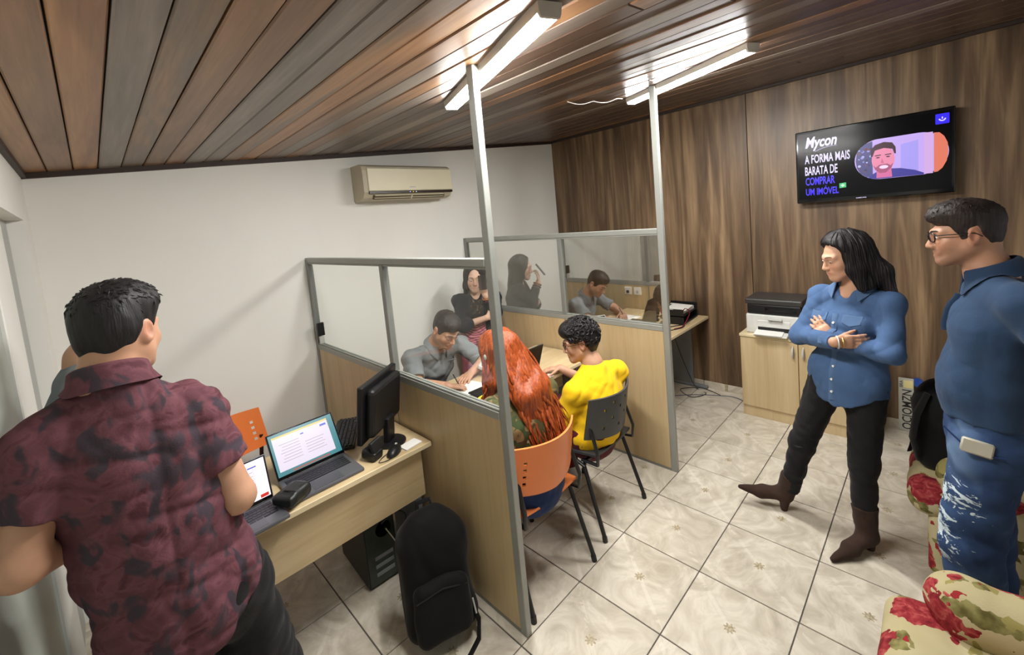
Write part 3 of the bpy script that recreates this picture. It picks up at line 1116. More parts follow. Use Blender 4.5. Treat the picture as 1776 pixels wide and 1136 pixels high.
v = [(XL, YF, cz(XL, YF) - 0.03), (XL, YB, cz(XL, YB) - 0.03), (XL, YB, cz(XL, YB)), (XL, YF, cz(XL, YF))]
struct('trim_2', mb.poly(v, (1, 0, 0), 0.02), TRIMD)
mb = MB()
v = [(XR, YF, cz(XR, YF) - 0.03), (XR, YB, cz(XR, YB) - 0.03), (XR, YB, cz(XR, YB)), (XR, YF, cz(XR, YF))]
struct('trim_3', mb.poly(v, (-1, 0, 0), 0.02), TRIMD)

# ------------------------------------------------------------------ lamps
LED = emis('led_diffuser', (1.0, 0.985, 0.955, 1), LAMP)
CAPM = plain('lamp_end_cap', S(196, 190, 180), 0.4)
def lamp(a, b, label):
    a, b = vec(*a), vec(*b)
    a[2], b[2] = cz(a[0], a[1]) - 0.008, cz(b[0], b[1]) - 0.008
    c = (a + b) / 2
    t = thing('ceiling_light', label, 'light', c, 0, 'ceiling lights')
    d = nrm(b - a)
    L = np.linalg.norm(b - a)
    s = nrm(np.cross(d, (0, 0, 1)))
    u = np.cross(s, d)
    if u[2] < 0:
        u = -u
    def prism(l0, l1, prof):
        m = MB()
        n = len(prof)
        vs = [d * l + s * p + u * q for l in (l0, l1) for p, q in prof]
        fs = [tuple(range(n)), tuple(range(2 * n - 1, n - 1, -1))] + [(i, n + i, n + (i + 1) % n, (i + 1) % n) for i in range(n)]
        return m.add(vs, fs)
    obj('housing', prism(-L / 2, L / 2, [(-0.040, 0), (0.040, 0), (0.036, -0.030), (-0.036, -0.030)]), CAPM, t)
    obj('diffuser', prism(-L / 2 + 0.012, L / 2 - 0.012, [(-0.034, -0.0305), (0.034, -0.0305), (0.028, -0.042), (-0.028, -0.042)]), LED, t)
    for q in (-1, 1):
        l0, l1 = sorted((q * L / 2, q * (L / 2 - 0.0115)))
        obj('end_cap', prism(l0, l1, [(-0.037, -0.0305), (0.037, -0.0305), (0.030, -0.044), (-0.030, -0.044)]), CAPM, t)
    return t
lamp((1.445, 1.82, 0), (1.020, 0.79, 0), 'bright LED batten behind the nearer floor to ceiling post')
lamp((2.905, 1.59, 0), (2.41, 0.65, 0), 'bright LED batten behind the farther post, towards the television wall')
w = thing('ceiling_wire', 'thin pale wire hanging loose from the ceiling beside the farther LED batten', 'wire', (2.6, 1.62, cz(2.6, 1.62)))
pts = []
for i in range(25):
    t = i / 24
    xx, yy = 2.32 + 0.42 * t, 1.72 - 0.16 * t
    pts.append((xx - 2.6, yy - 1.62, cz(xx, yy) - cz(2.6, 1.62) - 0.012 - 0.018 * abs(math.sin(7 * t)) - 0.01 * math.sin(3 * t)))
obj('cable', MB().tube(pts, 0.0025, 6), PAPER, w)

# ------------------------------------------------------------------ glazed partitions
E1, HT, HM = 1.303, 1.708, 1.041
def partition(xp, ym, glass, label, post_label):
    t = thing('office_partition', label, 'partition', (xp, E1, 0))
    T = 0.038
    Lw = YB - E1
    zt = cz(xp, E1) - 0.006
    obj('post', MB().box((0, 0.021, zt / 2), (T - 0.006, 0.042, zt), None, 0.003), ALUW, t)
    obj('wall_post', MB().box((0, Lw - 0.02, HT / 2), (T, 0.04, HT), None, 0.003), ALU, t)
    ln = Lw - 0.082
    yc = 0.042 + ln / 2
    obj('top_rail', MB().box((0, yc, HT - 0.018), (T, ln, 0.036), None, 0.003), ALUW, t)
    obj('middle_rail', MB().box((0, yc, HM - 0.019), (T, ln, 0.038), None, 0.003), ALUW, t)
    obj('bottom_rail', MB().box((0, yc, 0.009), (T * 0.8, ln, 0.018), None, 0.002), ALU, t)
    obj('mullion', MB().box((0, ym - E1, (HT + HM) / 2 - 0.018), (T, 0.04, HT - HM - 0.038), None, 0.003), ALU, t)
    for a, b in ((0.042, ym - E1 - 0.02), (ym - E1 + 0.02, Lw - 0.04)):
        obj('glass_pane', MB().box((0, (a + b) / 2, (HT + HM) / 2 - 0.018), (0.004, b - a - 0.001, HT - HM - 0.0375)), glass, t)
        for z0, z1 in ((HM + 0.001, HM + 0.011), (HT - 0.047, HT - 0.0365)):
            for q in (-1, 1):
                obj('glazing_bead', MB().box((q * 0.009, (a + b) / 2, (z0 + z1) / 2), (0.012, b - a - 0.002, z1 - z0), None, 0.002), ALUW, t)
    ms = ym - E1
    for a, b in ((0.0425, ms - 0.004), (ms + 0.004, Lw - 0.0405)):
        obj('panel', MB().box((0, 0, 0), (0.03, b - a, HM - 0.058), None, 0.001), BEECH, t, (0, (a + b) / 2, (HM - 0.02) / 2))
    obj('joint_strip', MB().box((0, ms, (HM - 0.02) / 2), (0.034, 0.0078, HM - 0.058)), ALU, t)
    return t
p1 = partition(1.173, 2.245, GLASS1, 'nearer glazed office partition with tall post, beside the desk with two laptops', '')
p2 = partition(2.708, 2.19, GLASS2, 'farther glazed office partition with mirror like panes, behind the person in yellow', '')
t = thing('connector_block', 'small dark connector block on the wall post of the nearer partition', 'connector', (1.173, 3.37, 1.13))  # dark device at the wall post, built as a cable connector
obj('block', MB().box((0, -0.032, 0.03), (0.05, 0.022, 0.10), None, 0.003), BLACKP, t)
obj('clip', MB().box((0, -0.030, -0.055), (0.035, 0.018, 0.06), None, 0.003), GREYP, t)
for yy, lab in ((2.49, 'white wall socket inside the booth, nearer the window wall, with black plug'), (2.375, 'plain white wall socket inside the booth, beside the plugged one')):
    t = thing('wall_socket', lab, 'socket', (1.189, yy, 0.94))
    obj('cover_plate', MB().box((0.006, 0, 0), (0.012, 0.085, 0.085), None, 0.003), PAPER, t)
    obj('plug' if yy > 2.4 else 'socket_face', MB().box((0.02 if yy > 2.4 else 0.0135, 0, -0.01), (0.016 if yy > 2.4 else 0.003, 0.03, 0.03), None, 0.003), BLACKP if yy > 2.4 else GREYP, t)

# ------------------------------------------------------------------ air conditioner on the white wall
t = thing('air_conditioner', 'cream split air conditioner mounted high on the white wall', 'air conditioner', (1.60, 3.415, 2.112))
prof = [(0, 0.02), (0, 0.285), (-0.15, 0.285), (-0.185, 0.268), (-0.195, 0.235), (-0.195, 0.062), (-0.165, 0.018), (-0.09, 0.0), (-0.03, 0.0)]
m = MB()
L = 0.86
n = len(prof)
vs = [(x, y, z) for x in (0, L) for y, z in prof]
m.add(vs, [tuple(range(n - 1, -1, -1)), tuple(range(n, 2 * n))] + [(i, (i + 1) % n, n + (i + 1) % n, n + i) for i in range(n)])
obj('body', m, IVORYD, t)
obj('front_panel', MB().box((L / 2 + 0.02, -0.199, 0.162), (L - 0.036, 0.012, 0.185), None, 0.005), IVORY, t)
st = obj('display_strip', MB().box((L / 2 + 0.02, -0.199, 0.058), (L - 0.036, 0.012, 0.021), None, 0.002), plain('display_strip', S(40, 26, 18), 0.3), t)
for dx, c in ((0.41, S(180, 190, 255)), (0.44, S(255, 190, 60)), (0.47, S(200, 220, 210))):
    obj('indicator', MB().sphere(vec(dx, -0.206, 0.058), 0.0045, 8, 6), emis('indicator', c, 1.2), st)
obj('badge', MB().box((0.44, -0.2058, 0.098), (0.06, 0.002, 0.008)), GREYP, t)
VENT = plain('vent_dark', S(88, 80, 62), 0.6)
obj('vent', MB().box((L / 2, -0.168, 0.028), (L - 0.16, 0.03, 0.036), (0.75, 0, 0)), VENT, t)
for i in range(2):
    obj('louver', MB().box((L / 2, -0.19 + 0.018 * i, 0.036 - 0.017 * i), (L - 0.18, 0.022, 0.004), (0.5, 0, 0)), IVORY, t)
obj('vent_divider', MB().box((L / 2, -0.182, 0.028), (0.008, 0.03, 0.04), (0.75, 0, 0)), IVORY, t)

# ------------------------------------------------------------------ television on the wood wall
TX = 4.118
TL, TR, TB, TT = 0.838, -0.058, 1.766, 2.331
t = thing('tv', 'flat black television on the wood wall showing white and blue lettering', 'television', (TX, (TL + TR) / 2, (TB + TT) / 2))
W_, H_ = TL - TR, TT - TB
obj('casing', MB().box((0.028, 0, 0), (0.05, W_, H_), None, 0.008, 2), BLACKG, t)
obj('mount', MB().box((0.07, 0, 0), (0.045, 0.35, 0.25)), BLACKP, t)
SW, SH = W_ - 0.036, H_ - 0.05
obj('display', MB().box((0.0025, 0, 0.004), (0.002, SW, SH)), plain('screen_black', S(6, 7, 12), 0.16, var=0.02, spec=0.22), t)
def sp(s, q, dx=0.0):
    return vec(0.0012 - dx, W_ / 2 - s * W_, H_ / 2 - q * H_)
TXW = emis('screen_white', S(222, 212, 250), 1.0)
TXB = emis('screen_blue', S(60, 40, 245), 1.1)
RGT, UP = (0, -1, 0), (0, 0, 1)
def tvtext(txt, s0, s1, q0, q1, mat, bold=0.02, shear=0.0, name='lettering'):
    o = sp(s0, q1)
    return obj(name, text_mb(txt, (s1 - s0) * W_, (q1 - q0) * H_, o, RGT, UP, 0.0006, bold, shear), mat, t)
tvtext('Mycon', 0.075, 0.30, 0.09, 0.285, TXW, 0.03, 0.25)
sw = []
for i in range(13):
    u = i / 12
    p = sp(0.145 + 0.155 * u, 0.295 - 0.045 * u - 0.018 * math.sin(PI * u), 0.001)
    sw.append(p)
obj('logo_swoosh', MB().tube(sw, [0.002 + 0.005 * math.sin(PI * (0.2 + 0.8 * i / 12)) for i in range(13)], 6, True, (1, 0.25)), TXW, t)
tvtext('A FORMA MAIS', 0.068, 0.385, 0.335, 0.455, TXW)
tvtext('BARATA DE', 0.068, 0.30, 0.495, 0.615, TXW)
tvtext('COMPRAR', 0.070, 0.28, 0.645, 0.755, TXB)
tvtext('UM IM\u00d3VEL', 0.070, 0.305, 0.775, 0.895, TXB)
obj('flag', MB().poly([sp(0.31, 0.765), sp(0.31, 0.83), sp(0.356, 0.825), sp(0.356, 0.76)], (1, 0, 0), -0.0006), emis('flag_green', S(70, 200, 130), 0.9), t)
obj('flag_diamond', MB().poly([sp(0.318, 0.796, .0012), sp(0.333, 0.818, .0012), sp(0.349, 0.795, .0012), sp(0.333, 0.772, .0012)], (1, 0, 0), 0.0005), emis('flag_yellow', S(200, 240, 200), 0.9), t)
obj('app_icon', MB().poly([sp(a, b) for a, b in ((0.893, 0.075), (0.893, 0.18), (0.897, 0.187), (0.963, 0.187), (0.967, 0.18), (0.967, 0.075), (0.963, 0.068), (0.897, 0.068))], (1, 0, 0), -0.0006), emis('icon_blue', S(50, 35, 235), 1.0), t)
arc = [sp(0.930 + 0.016 * math.cos(PI + PI * i / 10), 0.125 - 0.024 * math.sin(PI + PI * i / 10), 0.001) for i in range(11)]
obj('icon_arc', MB().tube(arc, 0.0035, 6, True, (1, 0.3)), TXW, t)
obj('icon_stroke', MB().tube([sp(0.930, 0.105, 0.001), sp(0.930, 0.128, 0.001)], 0.003, 6, True, (1, 0.3)), TXW, t)
# rounded picture of a smiling speaker
pc, pq, hw, hh = 0.69, 0.505, 0.275 * W_, 0.255 * H_
def pill(sc=1.0, dx=0.0, a0=0, a1=2 * PI, n=40):
    r = hh * sc
    out = []
    for i in range(n):
        a = a0 + (a1 - a0) * i / n
        cx = (hw - hh) * (1 if math.cos(a) >= 0 else -1)
        out.append(vec(0.0012 - dx, W_ / 2 - pc * W_ - cx - r * math.cos(a), H_ / 2 - pq * H_ + r * math.sin(a)))
    return out
VP = emis('video_backdrop', S(196, 168, 240), 0.95)
vid = obj('video_picture', MB().poly(pill(), (1, 0, 0), -0.0005), VP, t)
tt = NT('video_texture')
def vpoly(name, pts, col, lay, e=0.95):
    return obj(name, MB().poly([sp(a, b, 0.0007 * lay) for a, b in pts], (1, 0, 0), 0.0005), emis('video_' + name, S(*col), e), vid)
vpoly('orange_doorway', [(0.885, 0.275), (0.885, 0.742), (0.905, 0.738), (0.930, 0.70), (0.953, 0.62), (0.962, 0.52), (0.958, 0.41), (0.940, 0.33), (0.915, 0.28)], (226, 120, 96), 1)
vpoly('pale_pillar', [(0.832, 0.262), (0.832, 0.75), (0.880, 0.75), (0.880, 0.262)], (210, 170, 226), 1)
vpoly('shutter', [(0.70, 0.36), (0.70, 0.68), (0.80, 0.70), (0.80, 0.33)], (168, 156, 240), 1)
vpoly('plant_shelf', [(0.422, 0.50), (0.43, 0.40), (0.455, 0.33), (0.49, 0.29), (0.53, 0.27), (0.53, 0.73), (0.49, 0.72), (0.452, 0.67), (0.43, 0.60)], (76, 74, 128), 1)
for i in range(22):
    a, b = 0.44 + 0.085 * random.random(), 0.34 + 0.33 * random.random()
    r = 0.006 + 0.008 * random.random()
    vpoly('leaf', [(a + r * math.cos(q), b + 1.5 * r * math.sin(q)) for q in np.linspace(0, 2 * PI, 7)[:-1]], random.choice([(150, 150, 220), (120, 80, 90), (60, 60, 90), (190, 190, 250)]), 1.6)
def oval(cx, cy, rx, ry, n=26, a0=0, a1=2 * PI):
    return [(cx + rx * math.cos(a0 + (a1 - a0) * i / n), cy + ry * math.sin(a0 + (a1 - a0) * i / n)) for i in range(n)]
vpoly('shirt', [(0.50, 0.735), (0.53, 0.69), (0.56, 0.66), (0.64, 0.64), (0.70, 0.65), (0.78, 0.69), (0.83, 0.735), (0.83, 0.7555), (0.55, 0.7555)], (64, 60, 150), 2)
vpoly('neck', [(0.555, 0.62), (0.552, 0.745), (0.648, 0.745), (0.642, 0.60)], (214, 110, 160), 3)
vpoly('face', oval(0.594, 0.515, 0.070, 0.165), (232, 138, 172), 4)
vpoly('dark_hair', [(0.518, 0.47), (0.520, 0.38), (0.545, 0.325), (0.60, 0.30), (0.65, 0.32), (0.670, 0.38), (0.672, 0.46), (0.662, 0.46), (0.652, 0.40), (0.60, 0.375), (0.545, 0.395), (0.530, 0.47)], (62, 26, 44), 5)
vpoly('stubble', [(0.535, 0.58), (0.545, 0.64), (0.575, 0.685), (0.61, 0.685), (0.645, 0.63), (0.655, 0.57), (0.640, 0.60), (0.620, 0.575), (0.57, 0.58), (0.55, 0.61)], (170, 84, 120), 5)
vpoly('smile', oval(0.598, 0.612, 0.027, 0.022), (246, 216, 250), 6)
for cx in (0.563, 0.625):
    vpoly('eyebrow', [(cx - 0.02, 0.468), (cx - 0.018, 0.456), (cx + 0.018, 0.452), (cx + 0.02, 0.464)], (70, 30, 48), 6)
    vpoly('eye', oval(cx, 0.488, 0.012, 0.009, 12), (80, 40, 70), 6)
vpoly('nose_shadow', [(0.588, 0.50), (0.580, 0.56), (0.600, 0.565)], (205, 104, 140), 6)
obj('maker_name', text_mb('SAMSUNG', 0.06, 0.008, vec(-0.0005, W_ / 2 - 0.42 * W_, -H_ / 2 + 0.0085), RGT, UP, 0.0006, 0.02), TXW, t)

# ------------------------------------------------------------------ cabinet and printer by the wood wall
t = thing('storage_cabinet', 'low beech storage cabinet with two doors under the printer', 'cabinet', (3.82, 0.80, 0))
CY0, CY1 = -0.42, 0.418
obj('carcass', MB().box((0.195, 0, 0.395), (0.36, CY1 - CY0 - 0.002, 0.60), None, 0.002), BEECH, t)
obj('plinth', MB().box((0.195, 0, 0.046), (0.375, CY1 - CY0 - 0.004, 0.092), None, 0.002), BEECH, t)
obj('cabinet_top', MB().box((0.187, 0, 0.708), (0.40, CY1 - CY0 + 0.006, 0.024), None, 0.003), BEECHE, t)
for a, b, hy in ((0.0015, CY1, 0.035), (CY0, -0.0015, -0.035)):
    d = obj('door', MB().box((0.004, (a + b) / 2, 0.393), (0.018, b - a - 0.003, 0.598), None, 0.002), BEECH, t)
    obj('handle', MB().tube([(-0.006, hy, 0.56), (-0.026, hy, 0.585), (-0.032, hy, 0.61), (-0.026, hy, 0.635), (-0.006, hy, 0.66)], [0.004, 0.007, 0.009, 0.007, 0.004], 8), GREYP, d, smooth=True)
t = thing('printer', 'black and white laser printer with paper tray on the beech cabinet', 'printer', (3.86, 0.975, 0.7205))
PW = 0.405
PWH = plain('printer_white', S(212, 212, 206), 0.45)
obj('lower_body', MB().box((0.145, 0, 0.082), (0.29, PW, 0.160), None, 0.008, 2), PWH, t)
obj('foot_strip', MB().box((0.145, 0, 0.002), (0.25, PW - 0.06, 0.004)), BLACKP, t)
obj('front_recess', MB().box((-0.001, -0.0, 0.088), (0.006, 0.235, 0.055), None, 0.002), PWH, t)
obj('output_slot', MB().box((-0.003, -0.0, 0.043), (0.006, 0.225, 0.034)), BLACKP, t)
tr = obj('paper_tray', MB().box((-0.045, 0.005, 0.018), (0.10, 0.235, 0.012), (0, -0.12, 0), 0.003), PWH, t)
obj('paper_sheet', MB().box((-0.052, 0.022, 0.0285), (0.11, 0.20, 0.004), (0, -0.12, 0.04)), PAPER, t)
obj('tray_lip', MB().box((-0.012, -0.015, 0.132), (0.03, 0.10, 0.010), (0, -0.25, 0), 0.002), GREYP, t)
obj('scanner_unit', MB().box((0.152, 0, 0.205), (0.285, PW - 0.015, 0.082), None, 0.010, 2), BLACKP, t)
obj('scanner_lid', MB().box((0.148, 0, 0.272), (0.31, PW + 0.008, 0.048), None, 0.012, 2), plain('charcoal_plastic', S(52, 50, 48), 0.4), t)
obj('control_panel', MB().box((0.004, -0.05, 0.212), (0.010, 0.22, 0.03), (0, 0.2, 0), 0.002), BLACKG, t)

# ------------------------------------------------------------------ licence plates leaning on the wood wall
def plate(y, label, blue=False):
    t = thing('licence_plate', label, 'licence plate', (XR - 0.024, y, 0))
    a = 0.05
    Rm = Euler((0, a, 0)).to_matrix()
    wd_, ht_ = 0.085, 0.405
    def P(lx, ly, lz):
        return Rm @ Vector((lx, ly, lz))
    obj('metal_sheet', MB().box(P(-0.018, 0, ht_ / 2 + 0.002), (0.003, wd_, ht_), Rm, 0.001), plain('plate_white', S(186, 184, 174), 0.4), t)
    R_, U_ = vec(*(Rm @ Vector((0, 0, 1)))), vec(*(Rm @ Vector((0, 1, 0))))
    o = vec(*P(-0.0203, -0.032, 0.018))
    obj('lettering', text_mb('OCIOMZN', 0.30, 0.055, o, R_, U_, -0.0006, 0.012), BLACKP, t)
    obj('sticker', MB().box(P(-0.0204, -0.012, 0.362), (0.002, 0.052, 0.055), Rm), plain('sticker_yellow', S(226, 214, 150), 0.6), t)
    obj('small_print', text_mb('BRA', 0.05, 0.018, vec(*P(-0.0203, 0.018, 0.335)), R_, U_, -0.0006, 0.01), BLACKP, t)
    return t
plate(0.197, 'white licence plate with black characters leaning upright on the wood wall')
plate(0.045, 'second licence plate with yellow sticker, mostly hidden behind the black backpack')
t = thing('round_blue_tag', 'round blue tag leaning on the wall beside the licence plate', 'tag', (XR - 0.012, 0.135, 0))
obj('disc', MB().cyl((-0.008, 0, 0.385), (-0.004, 0, 0.385), 0.034, n=24), plain('tag_blue', S(36, 74, 158), 0.5), t)
obj('stick', MB().box((-0.004, 0, 0.18), (0.003, 0.012, 0.36)), plain('tag_stem', S(60, 60, 70), 0.6), t)

# cables on the floor at the wood wall
def cable(pts, label, mat=BLACKP, r=0.0035, name='cable'):
    P = [vec(*p) for p in pts]
    out = []
    for i in range(len(P) - 1):
        p0, p1, p2, p3 = P[max(i - 1, 0)], P[i], P[i + 1], P[min(i + 2, len(P) - 1)]
        for k in range(8):
            t = k / 8
            out.append(0.5 * (2 * p1 + (p2 - p0) * t + (2 * p0 - 5 * p1 + 4 * p2 - p3) * t * t + (3 * p1 - p0 - 3 * p2 + p3) * t ** 3))
    out.append(P[-1])
    return tag(obj(name, MB().tube(out, r, 6), mat, smooth=True), label, 'cable')
cable([(3.95, 1.9, 0.7), (4.10, 1.86, 0.3), (4.12, 1.75, 0.02), (4.05, 1.62, 0.006), (3.9, 1.7, 0.006), (4.02, 1.86, 0.006), (4.15, 1.7, 0.006), (4.08, 1.5, 0.006)], 'black cable looped on the floor below the far desk')
cable([(3.75, 1.95, 0.005), (3.95, 1.72, 0.005), (4.06, 1.52, 0.005), (4.1, 1.38, 0.005), (4.03, 1.235, 0.005)], 'thin blue grey cable along the skirting to the cabinet', plain('cable_blue', S(70, 74, 98), 0.5), 0.003)

# ------------------------------------------------------------------ desks
GREYMET = plain('grey_metal', S(128, 132, 136), 0.45, 0.2)
def desk(x0, x1, y0, y1, label, front):
    """front = -1: modesty panel on the camera side"""
    w, d = x1 - x0, y1 - y0
    t = thing('office_desk', label, 'desk', ((x0 + x1) / 2, (y0 + y1) / 2, 0))
    obj('desktop', MB().box((0, 0, 0.7275), (w, d, 0.025), None, 0.004, 2), BEECHX, t)
    obj('edge_band', MB().box((0, -d / 2 - 0.001, 0.7275), (w - 0.004, 0.004, 0.024), None, 0.0015), BEECHE, t)
    obj('modesty_panel', MB().box((0, front * (d / 2 - 0.045), 0.585), (w - 0.09, 0.018, 0.26), None, 0.001), BEECHX, t)
    for q in (-1, 1):
        m = MB().box((q * (w / 2 - 0.022), 0, 0.37), (0.03, 0.30, 0.69), None, 0.003)
        lg = obj('leg', m, GREYMET, t)
        obj('foot', MB().box((q * (w / 2 - 0.022), 0, 0.015), (0.045, d - 0.06, 0.03), None, 0.006), GREYMET, lg)
        obj('bracket', MB().box((q * (w / 2 - 0.022), 0, 0.705), (0.04, d - 0.04, 0.018), None, 0.003), GREYMET, lg)
    return t
desk(0.235, 1.145, 1.90, 2.50, 'beech desk with grey legs carrying two open laptops, against nearer partition', -1)
desk(1.205, 2.675, 1.93, 2.52, 'beech desk inside the booth where the man in grey polo writes', 0)
desk(2.74, 4.195, 1.62, 2.25, 'beech desk in the far booth against the wood wall, under papers', 1)

# ------------------------------------------------------------------ laptops and desk clutter
KEYM = plain('key_black', S(22, 22, 26), 0.5)
def laptop(loc, rotz, label, w, d, body, tilt, screen=None, lid_h=None, lidmat=None):
    """local: user side is -y, hinge at +y"""
    t = thing('laptop', label, 'laptop', loc, rotz)
    obj('base', MB().box((0, 0, 0.008), (w, d, 0.015), None, 0.005, 2), body, t)
    kb = MB()
    rows = [(14, 0.0), (14, 0.2), (13, 0.4), (12, 0.6), (8, 0.8)]
    for r, (n, o) in enumerate(rows):
        kw = (w - 0.05) / n
        for i in range(n):
            kb.box((-(w - 0.05) / 2 + kw * (i + 0.5), d / 2 - 0.035 - 0.019 * r, 0.0163), (kw - 0.003, 0.0155, 0.0016))
    ks = obj('keyboard', MB().box((0, d / 2 - 0.073, 0.0153), (w - 0.042, 0.102, 0.0012)), KEYM, t)
    ks2 = obj('keys', kb, plain('key_face', S(34, 34, 40), 0.45), ks)
    ks2['kind'] = 'stuff'
    obj('trackpad', MB().box((0, -d / 2 + 0.05, 0.0157), (w * 0.42, 0.075, 0.001)), plain('trackpad', S(86, 87, 92), 0.3, 0.5), t)
    lh = lid_h or d
    a = math.radians(tilt)
    Rm = Euler((-a, 0, 0)).to_matrix()      # lid stands up at the hinge and leans back by tilt
    h = Vector((0, d / 2 - 0.004, 0.014))
    P = lambda x, y, z: h + Rm @ Vector((x, y, z))
    obj('lid', MB().box(P(0, 0.0035, lh / 2), (w, 0.007, lh), Rm, 0.004, 2), lidmat or body, t)
    bz = obj('bezel', MB().box(P(0, -0.0006, lh / 2 + 0.001), (w - 0.006, 0.0012, lh - 0.008), Rm), BLACKG, t)
    if screen:
        screen(bz, P, Rm, w - 0.016, lh - 0.026, lh)
    obj('hinge', MB().cyl((-w * 0.36, d / 2 - 0.004, 0.014), (w * 0.36, d / 2 - 0.004, 0.014), 0.005, n=10), BLACKP, t)
    return t
E_PAGE = emis('screen_page', S(226, 216, 232), 1.0)
E_BAR = emis('screen_yellow_bar', S(226, 204, 110), 0.9)
E_TEAL = emis('screen_wallpaper', S(70, 150, 160), 0.7)
E_TXT = emis('screen_text', S(186, 172, 190), 0.8)
E_BLUE = emis('screen_button', S(80, 100, 220), 0.9)
E_DOCK = emis('screen_dock', S(190, 120, 110), 0.6)
def screen1(bz, P, Rm, w, h, lh):
    def r(name, x0, x1, z0, z1, m, lay):
        # x, z as fractions of the display
        X0, X1 = (x0 - 0.5) * w, (x1 - 0.5) * w
        Z0, Z1 = 0.018 + z0 * h, 0.018 + z1 * h
        y = -0.0014 - 0.0005 * lay
        c = P((X0 + X1) / 2, y, (Z0 + Z1) / 2)
        return obj(name, MB().box(c, (X1 - X0, 0.0004, Z1 - Z0), Rm), m, bz)
    r('wallpaper', 0, 1, 0, 1, E_TEAL, 0)
    r('page', 0.04, 0.91, 0.10, 0.93, E_PAGE, 1)
    r('tab_bar', 0.04, 0.91, 0.885, 0.93, E_BAR, 2)
    r('dock', 0.22, 0.80, 0.015, 0.06, E_DOCK, 1)
    for k in range(7):
        r('text_line', 0.12 + 0.02 * (k % 3), 0.42, 0.28 + 0.07 * k, 0.292 + 0.07 * k, E_TXT, 3)
        if k < 5:
            r('text_line', 0.50, 0.80 - 0.03 * (k % 2), 0.28 + 0.07 * k, 0.292 + 0.07 * k, E_TXT, 3)
    r('button', 0.78, 0.88, 0.78, 0.83, E_BLUE, 3)
    r('button', 0.46, 0.51, 0.77, 0.80, E_BLUE, 3)
def screen2(bz, P, Rm, w, h, lh):
    def r(name, x0, x1, z0, z1, m, lay):
        c = P(((x0 + x1) / 2 - 0.5) * w, -0.0014 - 0.0005 * lay, 0.018 + (z0 + z1) / 2 * h)
        return obj(name, MB().box(c, ((x1 - x0) * w, 0.0004, (z1 - z0) * h), Rm), m, bz)
    r('page', 0, 1, 0, 1, emis('screen_page_bright', S(250, 240, 250), 1.15), 0)
    for i, x in enumerate((0.30, 0.55, 0.80)):
        for k in range(6):
            r('text_line', x - 0.17 + 0.02 * (k % 2), x - 0.01, 0.22 + 0.1 * k, 0.235 + 0.1 * k, E_TXT, 1)
        r('column_line', x, x + 0.004, 0.14, 0.86, E_TXT, 1)
    r('button', 0.72, 0.86, 0.83, 0.86, E_BLUE, 1)
    r('button', 0.5, 0.63, 0.73, 0.76, E_BLUE, 1)
    r('dock', 0.1, 0.7, 0.02, 0.05, E_BLUE, 1)
    r('photo', 0.84, 0.97, 0.02, 0.10, emis('screen_red', S(220, 60, 50), 0.9), 1)
laptop((0.636, 2.045, 0.7405), 0.0, 'dark grey laptop with a bright document on screen, at the desk centre', 0.315, 0.222, GUN, 33, screen1)
laptop((0.310, 1.955, 0.7405), 0.05, 'laptop beside the elbow of the man in maroon, screen showing three columns', 0.255, 0.19, GUN, 13, screen2)
laptop((1.825, 2.065, 0.7405), PI - 0.05, 'open black laptop seen from behind its lid, on the booth desk', 0.38, 0.255, BLACKP, 20, None, 0.305, plain('lid_brown_black', S(46, 42, 38), 0.35))
t = thing('leather_pouch', 'small black leather pouch lying in front of the dark grey laptop', 'pouch', (0.482, 1.965, 0.7572), 0.5)
F = Field((-0.09, -0.09, -0.02), (0.09, 0.09, 0.07), 0.004)
F.put(rbx((0, 0, 0.022), (0.062, 0.052, 0.022), 0.014), 0.01)
F.put(rbx((0.012, -0.01, 0.038), (0.04, 0.036, 0.012), 0.008), 0.012)
F.plane((0, 0, 0.001), (0, 0, -1))
F.warp(lambda X, Y, Z: 0.003 * folds(X, Y, Z, 3, 60, (1, 1, 1)))
LEATH = plain('black_leather', S(24, 26, 25), 0.45, bump=0.1)
obj('pouch_body', field_mesh('pouch_body', F, LEATH, (0, 0, 0)), LEATH, t)
obj('flap', MB().box((0.01, -0.012, 0.049), (0.07, 0.06, 0.006), (0.05, 0.06, 0.1), 0.003), LEATH, t)

# monitor, seen from behind and along its edge
t = thing('monitor', 'black flat monitor on a stand, turned away beside the nearer partition', 'monitor', (0.985, 2.10, 0.7405), 0.60)
obj('casing', MB().box((0, 0.012, 0.225), (0.365, 0.03, 0.30), (0.14, 0, 0), 0.006, 2), BLACKP, t)
obj('rear_shell', MB().box((0, -0.025, 0.222), (0.31, 0.05, 0.25), (0.14, 0, 0), 0.02, 2), BLACKP, t)
obj('display', MB().box((0, 0.0285, 0.228), (0.335, 0.002, 0.265), (0.14, 0, 0)), BLACKG, t)
obj('stand_neck', MB().box((0, -0.035, 0.08), (0.07, 0.035, 0.14), (0.1, 0, 0), 0.006), BLACKP, t)
obj('stand_foot', MB().tube([(0, -0.03, 0.001), (0, -0.03, 0.010), (0, -0.03, 0.016)], [0.088, 0.088, 0.06], 28, True, (1, 0.85)), BLACKP, t, smooth=True)
t = thing('keyboard', 'black keyboard on the desk between dark grey laptop and monitor', 'keyboard', (0.885, 2.36, 0.7405), 1.05)
obj('keyboard_body', MB().box((0, 0, 0.010), (0.36, 0.13, 0.018), (0.05, 0, 0), 0.005), BLACKP, t)
kb = MB()
for r in range(5):
    for i in range(16):
        kb.box((-0.165 + 0.022 * i, -0.045 + 0.021 * r, 0.0215 + 0.0012 * r), (0.019, 0.018, 0.006), None, 0.002)
k = obj('keys', kb, KEYM, t)
k['kind'] = 'stuff'
t = thing('desk_phone', 'black office device with a raised front beside the monitor foot', 'device', (0.868, 2.0, 0.7405), 0.4)
obj('cradle', MB().box((0, 0, 0.028), (0.07, 0.085, 0.05), (0.2, 0, 0), 0.012, 2), BLACKP, t)
